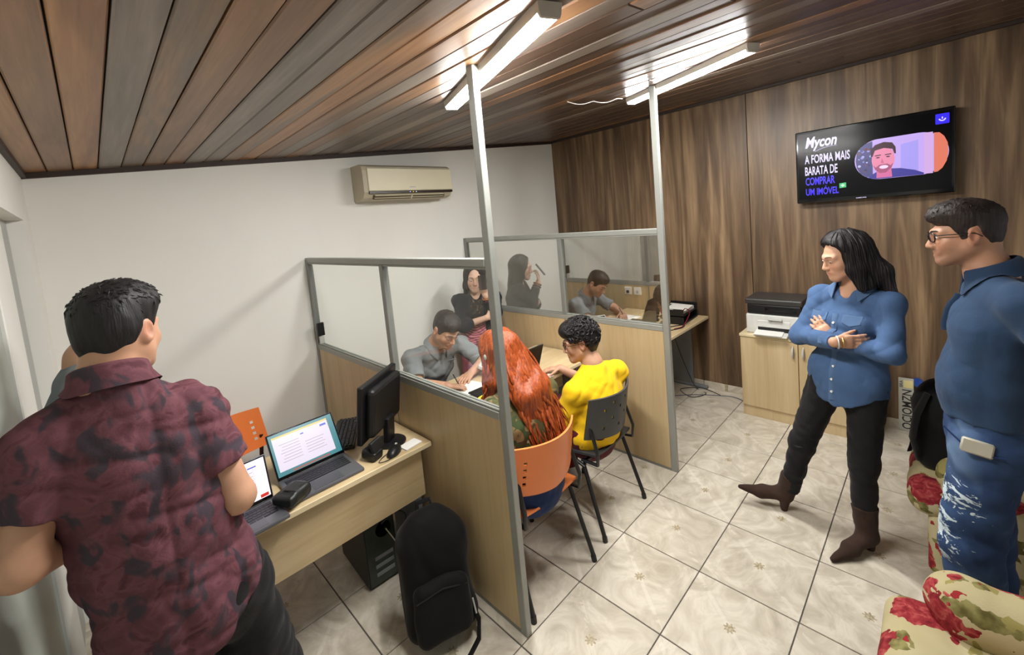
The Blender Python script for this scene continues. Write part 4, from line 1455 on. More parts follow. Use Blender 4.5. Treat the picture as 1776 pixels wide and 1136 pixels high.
obj('front_shield', MB().box((0.012, -0.02, 0.065), (0.085, 0.02, 0.06), (-0.35, 0, 0.1), 0.006, 2), BLACKP, t)
def mouse(loc, rz, label, mat):
    t = thing('computer_mouse', label, 'mouse', loc, rz)
    F = Field((-0.05, -0.07, -0.01), (0.05, 0.07, 0.05), 0.0035)
    F.put(ell((0, 0, 0.008), (0.031, 0.056, 0.028)), 0.01)
    F.plane((0, 0, 0.001), (0, 0, -1))
    obj('shell', field_mesh('shell', F, mat, (0, 0, 0)), mat, t)
    obj('wheel', MB().cyl((-0.004, 0.03, 0.030), (0.004, 0.03, 0.030), 0.008, n=10), GREYP, t)
    return t
mouse((0.962, 1.955, 0.7405), -0.9, 'black mouse on the desk in front of the monitor', BLACKP)
cable([(0.93, 1.965, 0.75), (0.89, 1.955, 0.7445), (0.865, 1.93, 0.7445), (0.90, 1.915, 0.7445), (0.96, 1.925, 0.7445), (0.985, 1.97, 0.7445), (0.97, 2.05, 0.7445)], 'thin black mouse cable looping at the desk edge', BLACKP, 0.0018, 'mouse_cable')
t = thing('notepad', 'small white notepad on the desk corner by the partition', 'notepad', (1.055, 1.955, 0.7405), 0.12)
obj('pages', MB().box((0, 0, 0.004), (0.10, 0.065, 0.006), None, 0.001), PAPER, t)
obj('cover', MB().box((0, 0, 0.0006), (0.103, 0.067, 0.001)), GREYP, t)
# booth desk clutter
mouse((1.60, 1.985, 0.7405), 1.9, 'dark grey mouse on the booth desk near the red hair', plain('mouse_grey', S(82, 88, 92), 0.4))
t = thing('highlighter', 'yellow highlighter pen on the booth desk behind the glass', 'pen', (1.60, 2.06, 0.7405), 0.3)
HLY = plain('highlighter_yellow', S(240, 226, 40), 0.4)
obj('barrel', MB().cyl((-0.05, 0, 0.010), (0.03, 0, 0.010), 0.009, n=10), HLY, t)
obj('cap', MB().cyl((0.031, 0, 0.010), (0.065, 0, 0.010), 0.010, 0.007, n=10), HLY, t)
t = thing('open_notebook', 'open white notebook under the writing hands of the man in grey polo', 'notebook', (1.66, 2.28, 0.7405), 0.1)
obj('page', MB().box((-0.076, 0, 0.004), (0.15, 0.2, 0.006), (0, 0.02, 0), 0.001), PAPER, t)
obj('page', MB().box((0.076, 0, 0.004), (0.15, 0.2, 0.006), (0, -0.02, 0), 0.001), PAPER, t)
t = thing('paper_sheet', 'white paper on the booth desk by the hands of the person in yellow', 'paper', (2.13, 1.985, 0.7405), -0.25)
obj('sheets', MB().box((0, 0, 0.003), (0.15, 0.10, 0.005), None, 0.0008), PAPER, t)
t = thing('card_terminal', 'white card terminal standing on the booth desk beside the laptop', 'terminal', (1.955, 2.33, 0.7405), 0.6)
obj('terminal_body', MB().box((0, 0, 0.045), (0.085, 0.17, 0.03), (0.45, 0, 0), 0.008, 2), PWH, t)
obj('terminal_display', MB().box((0, 0.03, 0.075), (0.06, 0.05, 0.004), (0.45, 0, 0)), BLACKG, t)
# far booth: letter tray and papers
t = thing('letter_tray', 'black letter tray full of papers on the far booth desk', 'tray', (3.955, 1.82, 0.7405), 0.05)
for z in (0.01, 0.085):
    obj('shelf', MB().box((0, 0, z), (0.36, 0.26, 0.008), None, 0.002), BLACKP, t)
    obj('rim', MB().box((0, 0.126, z + 0.02), (0.36, 0.006, 0.04)), BLACKP, t)
    for q in (-1, 1):
        obj('side_wall', MB().box((q * 0.177, 0, z + 0.03), (0.006, 0.26, 0.06), None, 0.002), BLACKP, t)
for z, rz, lab, th in ((0.0905, 0.03, 'stack of white papers in the upper tier of the letter tray', 0.03),):
    t = thing('paper_stack', lab, 'paper', (3.94, 1.815, 0.7405 + z), rz)
    obj('sheets', MB().box((0, 0, th / 2), (0.30, 0.215, th), None, 0.001), PAPER, t)
    obj('top_sheet', MB().box((-0.02, -0.02, th + 0.014), (0.29, 0.21, 0.003), (0.06, 0.03, 0.12)), PAPER, t)
t = thing('binder_clip', 'black binder clip on the white papers in the letter tray', 'clip', (3.93, 1.88, 0.7405 + 0.142))
obj('spring', MB().box((0, 0, 0.006), (0.05, 0.02, 0.012), None, 0.003), BLACKP, t)
obj('wire_arm', MB().tube([(-0.015, 0, 0.012), (-0.012, -0.03, 0.014), (0.012, -0.03, 0.014), (0.015, 0, 0.012)], 0.0012, 6), GREYP, t)
cable([(3.80, 1.70, 0.86), (3.78, 1.66, 0.90), (3.82, 1.64, 0.86), (3.80, 1.665, 0.78), (3.72, 1.67, 0.745), (3.62, 1.70, 0.745)], 'dark red cable curled over the letter tray edge', plain('cable_red', S(120, 24, 44), 0.5), 0.004)
cable([(3.55, 1.72, 0.744), (3.68, 1.66, 0.744), (3.78, 1.68, 0.744), (3.70, 1.74, 0.746), (3.6, 1.78, 0.744), (3.5, 1.70, 0.744)], 'black cable coiled on the far booth desk below the tray', BLACKP, 0.004)

# ------------------------------------------------------------------ computer tower under the desk
t = thing('computer_tower', 'black computer tower standing under the desk with two laptops', 'computer', (0.90, 2.28, 0), -0.05)
obj('chassis', MB().box((0, 0, 0.20), (0.17, 0.38, 0.38), None, 0.004), BLACKP, t)
obj('back_plate', MB().box((0.0, -0.191, 0.20), (0.155, 0.003, 0.36)), plain('tower_plate', S(66, 74, 68), 0.4, 0.4, 0.2, 20), t)
for z in (0.07, 0.115, 0.16):
    obj('slot_cover', MB().box((0.01, -0.194, z), (0.10, 0.004, 0.02), None, 0.001), GREYMET, t)
obj('fan_grille', MB().tube([(0.02, -0.1955, 0.30), (0.02, -0.1935, 0.30)], 0.042, 20), BLACKG, t)
for q in (-1, 1):
    for s_ in (-1, 1):
        obj('foot', MB().cyl((q * 0.06, s_ * 0.15, 0), (q * 0.06, s_ * 0.15, 0.011), 0.014), BLACKP, t)
cable([(0.92, 2.075, 0.30), (0.95, 2.03, 0.22), (0.98, 2.02, 0.10), (1.0, 2.04, 0.012), (1.04, 2.0, 0.005), (1.06, 2.1, 0.005)], 'white cable hanging behind the computer tower', PAPER, 0.003)
cable([(0.90, 2.075, 0.34), (0.96, 2.02, 0.40), (1.02, 2.03, 0.33), (1.0, 2.05, 0.2), (1.05, 2.04, 0.1), (1.08, 2.12, 0.005)], 'black cable bundle behind the computer tower', BLACKP, 0.005)

# ------------------------------------------------------------------ chairs
def chair(loc, rotz, label, shell, holes=True, group='visitor chairs', flare=1.0):
    """moulded seat and back on four black steel legs; local +y is forward"""
    t = thing('plastic_chair', label, 'chair', loc, rotz, group)
    def seat(u, v):
        x = (u - 0.5) * 0.44
        y = -0.20 + v * 0.42
        z = 0.435 + 0.018 * (2 * abs(u - 0.5)) ** 2 + 0.02 * (1 - v) ** 2 - 0.035 * max(0, v - 0.75) / 0.25
        x *= 1 - 0.10 * (1 - v)
        return (x, y, z)
    obj('seat', MB().shell(seat, 14, 12, 0.012), shell, t, smooth=True)
    def back(u, v):
        c = 2 * (u - 0.5)
        w = 0.225 - 0.012 * v
        x = c * w
        y = -0.235 - 0.045 * v + 0.085 * flare * c * c
        z = 0.555 + v * 0.24 + (0.015 * c * c - 0.03 * (1 - v) * (1 - abs(c)) * 0.5) + 0.012 * (1 - c * c) * v
        return (x, y, z)
    nu, nv = 30, 14
    mask = []
    if holes == 'slots':
        for j in (3, 5, 7, 9):
            mask += [(3, j), (26, j)]
    elif holes == 'dots':
        for i, j in ((6, 3), (14, 3), (22, 3), (10, 6), (18, 6), (6, 9), (14, 9), (22, 9), (10, 11), (18, 11)):
            mask.append((i, j))
    obj('backrest', MB().shell(back, nu, nv, 0.010, mask), shell, t, smooth=True)
    for q in (-1, 1):
        obj('rear_leg', MB().tube([(q * 0.20, -0.02, 0.425), (q * 0.215, -0.13, 0.40), (q * 0.235, -0.25, 0.02)], [0.011, 0.012, 0.012], 10), DARKMET, t, smooth=True)
        lg = obj('front_leg', MB().tube([(q * 0.20, -0.06, 0.42), (q * 0.215, 0.08, 0.40), (q * 0.235, 0.22, 0.02)], [0.011, 0.012, 0.012], 10), DARKMET, t, smooth=True)
        obj('back_support', MB().tube([(q * 0.19, -0.10, 0.418), (q * 0.20, -0.215, 0.425), (q * 0.205, -0.222, 0.50), (q * 0.195, -0.232 + 0.055 * flare, 0.64)], 0.011, 10, True, (1.2, 0.7)), DARKMET, t, smooth=True)
        for yy in (-0.25, 0.22):
            obj('foot_cap', MB().cyl((q * 0.235, yy, 0.0), (q * 0.2335, yy * 0.985, 0.03), 0.0145, n=12), BLACKP, t)
    obj('cross_bar', MB().tube([(-0.20, 0.02, 0.415), (0.20, 0.02, 0.415)], 0.010, 8), DARKMET, t)
    obj('cross_bar', MB().tube([(-0.20, -0.12, 0.415), (0.20, -0.12, 0.415)], 0.010, 8), DARKMET, t)
    return t
chair((1.475, 1.575, 0), -0.03, 'orange plastic chair holding the woman with long red hair', ORANGE, 'slots')
CHB = plain('charcoal_shell', S(54, 56, 58), 0.42)
chair((2.08, 1.600, 0), 0.02, 'charcoal plastic chair with pierced back holding the person in yellow', CHB, 'dots')
chair((0.51, 2.84, 0), PI + 0.35, 'empty orange plastic chair behind the desk with two laptops', ORANGE, 'slots')
t = thing('stool', 'backless charcoal stool under the man in the grey polo', 'stool', (1.72, 2.96, 0))
obj('seat', MB().box((0, 0, 0.425), (0.38, 0.36, 0.03), None, 0.012, 2), CHB, t)
for q in (-1, 1):
    for w_ in (-1, 1):
        obj('leg', MB().cyl((q * 0.15, w_ * 0.14, 0.41), (q * 0.18, w_ * 0.17, 0.0), 0.012, n=10), DARKMET, t)

# ------------------------------------------------------------------ backpacks
def backpack(loc, rotz, label, w, d, h, lean, mat, strap_tail):
    t = thing('backpack', label, 'backpack', loc, rotz)
    Rm = np.array(Euler((lean, 0, 0)).to_matrix())
    T = Rm.T
    P = lambda x, y, z: Rm @ vec(x, y, z)
    lo, hi = (-w, -h * 0.9, -0.03), (w, h * 0.9, h + 0.12)
    F = Field(lo, hi, 0.006)
    F.put(rbx(P(0, 0, h * 0.44), (w * 0.5, d * 0.5, h * 0.43), 0.07, T), 0.03)
    F.put(ell(P(0, 0.0, h * 0.78), (w * 0.44, d * 0.46, h * 0.24), T), 0.05)
    F.plane((0, 0, 0.003), (0, 0, -1))
    F.warp(lambda X, Y, Z: 0.012 * folds(X, Y, Z, 11, 22, (1, 1, .6)))
    obj('main_bag', field_mesh('main_bag', F, mat, (0, 0, 0)), mat, t)
    F = Field(lo, hi, 0.006)
    F.put(rbx(P(0, -d * 0.52, h * 0.30), (w * 0.40, d * 0.20, h * 0.24), 0.05, T), 0.03)
    F.warp(lambda X, Y, Z: 0.009 * folds(X, Y, Z, 12, 30, (1, 1, .6)))
    F.plane((0, 0, 0.004), (0, 0, -1))
    obj('front_pocket', field_mesh('front_pocket', F, mat, (0, 0, 0)), mat, t)
    obj('zipper', MB().tube([P(-w * 0.36, -d * 0.69, h * 0.45), P(0, -d * 0.735, h * 0.50), P(w * 0.36, -d * 0.69, h * 0.45)], 0.003, 6), BLACKP, t)
    obj('top_handle', MB().tube([P(-0.035, d * .2, h * 0.97), P(-0.03, d * .25, h * 1.03), P(0.03, d * .25, h * 1.03), P(0.035, d * .2, h * 0.97)], 0.008, 8, True, (1.5, .6)), mat, t, smooth=True)
    for q in (-1, 1):
        obj('shoulder_strap', MB().tube([P(q * w * 0.22, d * 0.42, h * 0.92), P(q * w * 0.34, d * 0.62, h * 0.7), P(q * w * 0.42, d * 0.62, h * 0.4), P(q * w * 0.40, d * 0.42, h * 0.12)], [0.02, 0.026, 0.022, 0.012], 8, True, (1, 0.35)), mat, t, smooth=True)
    obj('strap_end', MB().tube(strap_tail, 0.014, 8, True, (1, 0.3)), mat, t, smooth=True)
    return t
b1 = backpack((0.937, 1.64, 0), -0.35, 'black backpack on the floor leaning on the nearer partition', 0.32, 0.21, 0.55, -0.14, BLACKF, [(0.12, -0.06, 0.16), (0.15, -0.10, 0.06), (0.13, -0.14, 0.012), (0.07, -0.19, 0.006), (0.01, -0.23, 0.006)])
obj('reflective_tab', MB().tube([(0.135, -0.085, 0.16), (0.14, -0.105, 0.10)], 0.004, 6), GREYP, b1)
b2 = backpack((2.775, -0.03, 0.474), 1.35, 'black backpack resting on the seat of the farther floral armchair', 0.26, 0.19, 0.45, -0.10, BLACKF, [(0.11, -0.07, 0.20), (0.16, -0.10, 0.12), (0.175, -0.11, 0.02), (0.19, -0.13, -0.03)])

# ------------------------------------------------------------------ floral armchairs
def armchair(loc, label):
    """faces +y; local origin under the middle"""
    t = thing('armchair', label, 'armchair', loc, 0, 'floral armchairs')
    def soft(name, prims, seed, k=0.03, lo=(-0.5, -0.75, 0.0), hi=(0.5, 0.32, 0.95)):
        F = Field(lo, hi, 0.010)
        F.many(prims, k)
        F.warp(lambda X, Y, Z: 0.006 * folds(X, Y, Z, seed, 20, (1, 1, 1)), 0.05)
        return obj(name, field_mesh(name, F, FLORAL, (0, 0, 0)), FLORAL, t)
    soft('base', [rbx((0, -0.24, 0.17), (0.415, 0.40, 0.165), 0.05)], 1)
    soft('seat_cushion', [rbx((0, -0.20, 0.385), (0.30, 0.40, 0.085), 0.07), rbx((0, 0.15, 0.385), (0.41, 0.085, 0.085), 0.07)], 2, 0.05)
    for q in (-1, 1):
        soft('arm', [rbx((q * 0.345, -0.26, 0.33), (0.07, 0.36, 0.22), 0.05), rcap((q * 0.35, -0.58, 0.52), (q * 0.35, 0.05, 0.52), 0.088, 0.088)], 3 + q, 0.03)
    soft('backrest', [rbx((0, -0.60, 0.52), (0.40, 0.11, 0.38), 0.10)], 6)
    soft('back_cushion', [rbx((0, -0.46, 0.64), (0.26, 0.09, 0.22), 0.08)], 7)
    return t
A1 = armchair((1.45, -0.09, 0), 'floral armchair in front, next to the camera, its arm before jeans')
A2 = dup(A1, (2.985, -0.11, 0), 0, 'floral armchair by the wood wall carrying the black backpack')

# ------------------------------------------------------------------ people
SK_TAN = skin_mat('skin_tan', S(196, 150, 122))
SK_OLIVE = skin_mat('skin_olive', S(182, 136, 108))
SK_FAIR = skin_mat('skin_fair', S(212, 172, 148))
HAIR_BLK = hair_mat('hair_black', S(12, 11, 12), S(34, 30, 30))
HAIR_BRN = hair_mat('hair_dark_brown', S(22, 17, 16), S(50, 38, 34), (80, 80, 7))
HAIR_RED = hair_mat('hair_red', S(92, 32, 12), S(184, 88, 38), (70, 70, 7), 0.36)
DENIM_SH = cloth('denim_shirt', S(68, 94, 132), 0.16, 0.85, 0.3)
DENIM_COL = cloth('denim_trim', S(80, 106, 142), 0.12, 0.85, 0.3)
POLO_BLUE = cloth('petrol_polo', S(42, 64, 92), 0.10, 0.85, 0.25)
POLO_COL = cloth('petrol_trim', S(36, 56, 82), 0.10, 0.85, 0.25)
POLO_GREY = cloth('grey_polo', S(132, 136, 138), 0.06, 0.88, 0.25)
TEE_GREY = cloth('grey_tee', S(112, 118, 122), 0.08)
YELLOW = cloth('yellow_tee', S(244, 196, 24), 0.05)
BLACKJ = cloth('black_jeans', S(22, 22, 24), 0.25, 0.8, 0.4)
MAROONT = cloth('maroon_trousers', S(84, 22, 32), 0.1)
NAVYJ = cloth('navy_jeans', S(28, 48, 92), 0.15)
CARDI = cloth('black_cardigan', S(34, 36, 42), 0.15)
SUEDE = cloth('brown_suede', S(58, 42, 34), 0.18, 0.95, 0.4)

def pattern(name, fn, rough=0.85):
    t = NT(name).set(rough, 0, 0.25)
    t.base(fn(t))
    t.bump(t.noise(t.coord(), 220, 2), 0.25, 0.002)
    return t.m
def maroon_fn(t):
    v = t.coord()
    n1 = t.noise(v, 17, 3, 0.55, 0.8)
    n2 = t.noise(t.coord(loc=(3.7, 1.1, 2.2), scale=(1, 1, .7)), 19, 2, 0.5, 0.6)
    a = t.ramp(n1, [(0.40, S(94, 56, 64)), (0.55, S(110, 68, 76)), (0.66, S(82, 46, 54))])
    msk = t.ramp(n2, [(0.52, (0, 0, 0, 1)), (0.60, (1, 1, 1, 1))])
    return t.mix(msk, a, S(66, 56, 64))
MAROON = pattern('maroon_leaf_print', maroon_fn)
def camo_fn(t):
    v = t.coord()
    a = t.noise(v, 9, 2, 0.5, 0.5)
    b = t.noise(t.coord(loc=(5, 2, 1)), 12, 2, 0.5, 0.5)
    c = t.ramp(a, [(0.40, S(84, 82, 50)), (0.47, S(128, 108, 72)), (0.54, S(78, 62, 42)), (0.62, S(168, 156, 116))], 'CONSTANT')
    return t.mix(t.ramp(b, [(0.57, (0, 0, 0, 1)), (0.58, (1, 1, 1, 1))], 'CONSTANT'), c, S(62, 74, 44))
CAMO = pattern('camouflage_print', camo_fn)
def skirt_fn(t):
    br = t.n('ShaderNodeTexBrick')
    br.offset = 0.5
    br.inputs['Scale'].default_value = 22
    br.inputs['Mortar Size'].default_value = 0.05
    br.inputs['Color1'].default_value = S(206, 132, 140)
    br.inputs['Color2'].default_value = S(190, 112, 122)
    br.inputs['Mortar'].default_value = S(112, 44, 58)
    t.l(t.coord(rot=(PI / 2, 0.6, 0.7)), br.inputs[0])
    return br.outputs['Color']
SKIRT = pattern('pink_lattice_skirt', skirt_fn)
def dapple_fn(t):
    n = t.noise(t.coord(), 26, 2, 0.5, 1.0)
    return t.ramp(n, [(0.42, S(24, 22, 24)), (0.58, S(52, 42, 34)), (0.70, S(150, 116, 84))])
PRINTTOP = pattern('printed_top', dapple_fn)
def ripped_fn(t):
    """blue denim with pale worn patches on the front of the near thigh"""
    v = t.coord()
    n = t.noise(v, 5, 3, 0.6, 0.5)
    a = t.ramp(n, [(0.3, S(36, 54, 88)), (0.6, S(50, 74, 112)), (0.8, S(74, 102, 142))])
    sp_ = t.n('ShaderNodeSeparateXYZ')
    t.l(t.coord(), sp_.inputs[0])
    fade = t.ramp(t.math('ADD', t.math('MULTIPLY', sp_.outputs[1], 2.0), 0.5), [(0.50, (0, 0, 0, 1)), (0.74, (1, 1, 1, 1))])
    w = t.noise(t.coord(loc=(1.3, 0, 0.4), scale=(1, 1, 0.7)), 5, 2, 0.5, 0.6)
    patch = t.math('MULTIPLY', t.ramp(w, [(0.50, (0, 0, 0, 1)), (0.62, (1, 1, 1, 1))]), fade)
    b = t.mix(t.math('MULTIPLY', patch, 0.75), a, S(120, 146, 176))
    w2 = t.noise(t.coord(loc=(4.2, 3.3, 1.4), scale=(1, 1, 2.6)), 13, 4, 0.7, 1.5)
    rip = None
    for cy, cz_, ry, rz in ((0.115, 0.70, 0.085, 0.055), (0.125, 0.585, 0.07, 0.065), (0.12, 0.46, 0.05, 0.03)):
        dy = t.math('DIVIDE', t.math('SUBTRACT', sp_.outputs[1], cy), ry)
        dz = t.math('DIVIDE', t.math('SUBTRACT', sp_.outputs[2], cz_), rz)
        rr = t.math('SQRT', t.math('ADD', t.math('MULTIPLY', dy, dy), t.math('MULTIPLY', dz, dz)))
        q = t.math('GREATER_THAN', t.math('SUBTRACT', w2, t.math('MULTIPLY', rr, 0.16)), 0.40)
        rip = q if rip is None else t.math('MAXIMUM', rip, q)
    return t.mix(rip, b, S(190, 205, 210))
RIPPED = pattern('ripped_jeans', ripped_fn)

def bounds(*pts, pad=0.2):
    P = np.array([vec(*p) for p in pts])
    return P.min(0) - pad, P.max(0) + pad

def arms(F, J, k=1.0, ua=(0.047, 0.040), fa=(0.041, 0.027), sides='RL'):
    for s in sides:
        F.put(rcap(J['s' + s], J['e' + s], ua[0] * k, ua[1] * k), 0.03)
        F.put(rcap(J['e' + s], J['w' + s], fa[0] * k, fa[1] * k), 0.02)
        if 'd' + s in J:
            put_hand(F, J['w' + s], J['d' + s], J['n' + s], 1 if s == 'R' else -1, out=J.get('o' + s, 0.72), spread=J.get('sp' + s, 0.05), curl=J.get('c' + s, (0.35, 0.35, 0.4, 0.45)), thumb=J.get('t' + s, 0.5), k=J.get('hk', 1.0))

def body(p, J, skin, hd, W, h=0.0045, arm=1.0, neck=(0.052, 0.058), stubble=0.0, fem=False, chin=1.0, nose=1.0, sides='RL', lips=0.45):
    pts = [hd.p(0, 0, 0.05), J['nb'], J['chs'], J['wst'], J['pel']] + [J[q + s] for s in sides for q in 'sew']
    lo, hi = bounds(*pts, pad=0.17)
    F = Field(lo, hi, h)
    F.many(torso_prims(J['pel'], J['wst'], J['chs'], J['top'], J['rh'], J['rs'], W, -0.024), 0.028)
    F.many(shoulder_prims(J['nb'], J['sR'], J['sL'], 0.042 * arm, 0, 0.036), 0.035)
    F.put(rcap(hd.p(0, -0.026, -0.050), J['nb'], neck[0], neck[1]), 0.03)
    F.put(rcap(J['nb'], vec(*J['nb']) * .5 + vec(*J['top']) * .5, neck[1], 0.062), 0.03)
    hd.put(F, chin, nose)
    arms(F, J, arm, sides=sides)
    return p.field('body', F, skin, hd.tint(stubble, lips))

def garment(p, name, J, mat, W, e=0.012, sleeve=0.55, hem=None, neck=0.060, amp=0.004, seed=3, h=0.006, sides='RL', belly=0.0, ff=None, arm=1.0, extra=None, long=False, cuff=0.94, carve=None, hemfn=None, sl_r=(0.060, 0.056), freq=30, rst=(.7, .7, 1.0)):
    pts = [J['nb'], J['chs'], J['wst'], J['pel']] + [J[q + s] for s in sides for q in ('sew' if long else 'se')]
    lo, hi = bounds(*pts, pad=0.24)
    F = Field(lo, hi, h)
    F.many(torso_prims(J['pel'], J['wst'], J['chs'], J['top'], J['rh'], J['rs'], [w * 0.97 for w in W], e, belly, ff), 0.028)
    F.many(shoulder_prims(J['nb'], J['sR'], J['sL'], 0.046 * arm, e, 0.040), 0.035)
    if extra:
        F.many(extra, 0.05)
    if hem is not None:
        F.plane(hem[0], hem[1])
    if hemfn:
        F.isect(hemfn)
    for s in sides:
        a, b = vec(*J['s' + s]), vec(*J['e' + s])
        if long:
            F.put(rcap(a, b, sl_r[0] * arm, sl_r[1] * arm), 0.035)
            c = vec(*J['w' + s])
            F.put(rcap(b, b + (c - b) * cuff, sl_r[1] * arm, 0.043 * arm, True), 0.03)
        else:
            F.put(rcap(a, a + (b - a) * sleeve, sl_r[0] * arm, sl_r[1] * arm, True), 0.03)
    hd = J['hd']
    ax_ = nrm(hd.p(0, -0.032, -0.05) - vec(*J['nb']))
    F.put(rcap(hd.p(0, -0.032, -0.050), vec(*J['nb']) + ax_ * 0.075, neck, neck + 0.004), 0.012, 's')
    if carve:
        for c in carve:
            F.put(c, 0.012, 's')
    if amp:
        F.warp(lambda X, Y, Z: amp * (0.6 * folds(X, Y, Z, seed, freq, (1, 1, 0.6)) + 0.75 * folds(X, Y, Z, seed + 5, freq * 0.8, rst, True)), 0.04)
    p.field(name, F, mat)
    return F

def legs(p, name, J, mat, W, e=0.008, waist=None, amp=0.004, seed=5, h=0.007, th=(0.088, 0.064), cf=(0.062, 0.045), sides='RL', carve=None, cut=True):
    pts = [J['pel']] + [J[q + s] for s in sides for q in 'hka']
    lo, hi = bounds(*pts, pad=0.17)
    F = Field(lo, hi, h)
    F.put(ecap(vec(*J['pel']) - nrm(vec(*J['wst']) - vec(*J['pel'])) * 0.05, vec(*J['pel']) + (vec(*J['wst']) - vec(*J['pel'])) * 0.8, J['rh'], (W[0] * .92 + e, W[1] + e), (W[2] + e, W[3] + e)), 0.05)
    for s in sides:
        F.put(rcap(J['h' + s], J['k' + s], th[0], th[1]), 0.03)
        F.put(rcap(J['k' + s], J['a' + s], cf[0], cf[1], cut), 0.03)
    if waist:
        F.plane(*waist)
    if amp:
        F.warp(lambda X, Y, Z: amp * (0.5 * folds(X, Y, Z, seed, 30, (1, 1, 1)) + 0.9 * folds(X, Y, Z, seed + 3, 24, (.5, .5, 1.3), True)), 0.04)
    return p.field(name, F, mat)

def shoe(p, name, heel, toe, mat, w=0.045, hgt=0.06, ank=None, sole=True):
    heel, toe = vec(*heel), vec(*toe)
    lo, hi = bounds(heel, toe, ank if ank is not None else heel, pad=0.09)
    lo[2] = min(heel[2], toe[2]) - 0.02
    F = Field(lo, hi, 0.005)
    d = nrm(toe - heel)
    z = vec(0, 0, 1)
    F.put(rcap(heel + z * (hgt * .6) + d * 0.035, heel * 0.35 + toe * 0.65 + z * 0.03, 0.040, w), 0.03)
    F.put(rcap(heel * 0.35 + toe * 0.65 + z * 0.028, toe + z * 0.022 - d * 0.03, w, w * 0.75), 0.03)
    if ank is not None:
        F.put(rcap(heel + z * (hgt * .6) + d * 0.035, ank, 0.042, 0.047, True), 0.03)
    F.plane((0, 0, min(heel[2], toe[2]) + 0.001), (0, 0, -1))
    return p.field(name, F, mat)

def strands(hd, roots, mat_n=6, rad=0.007):
    pass

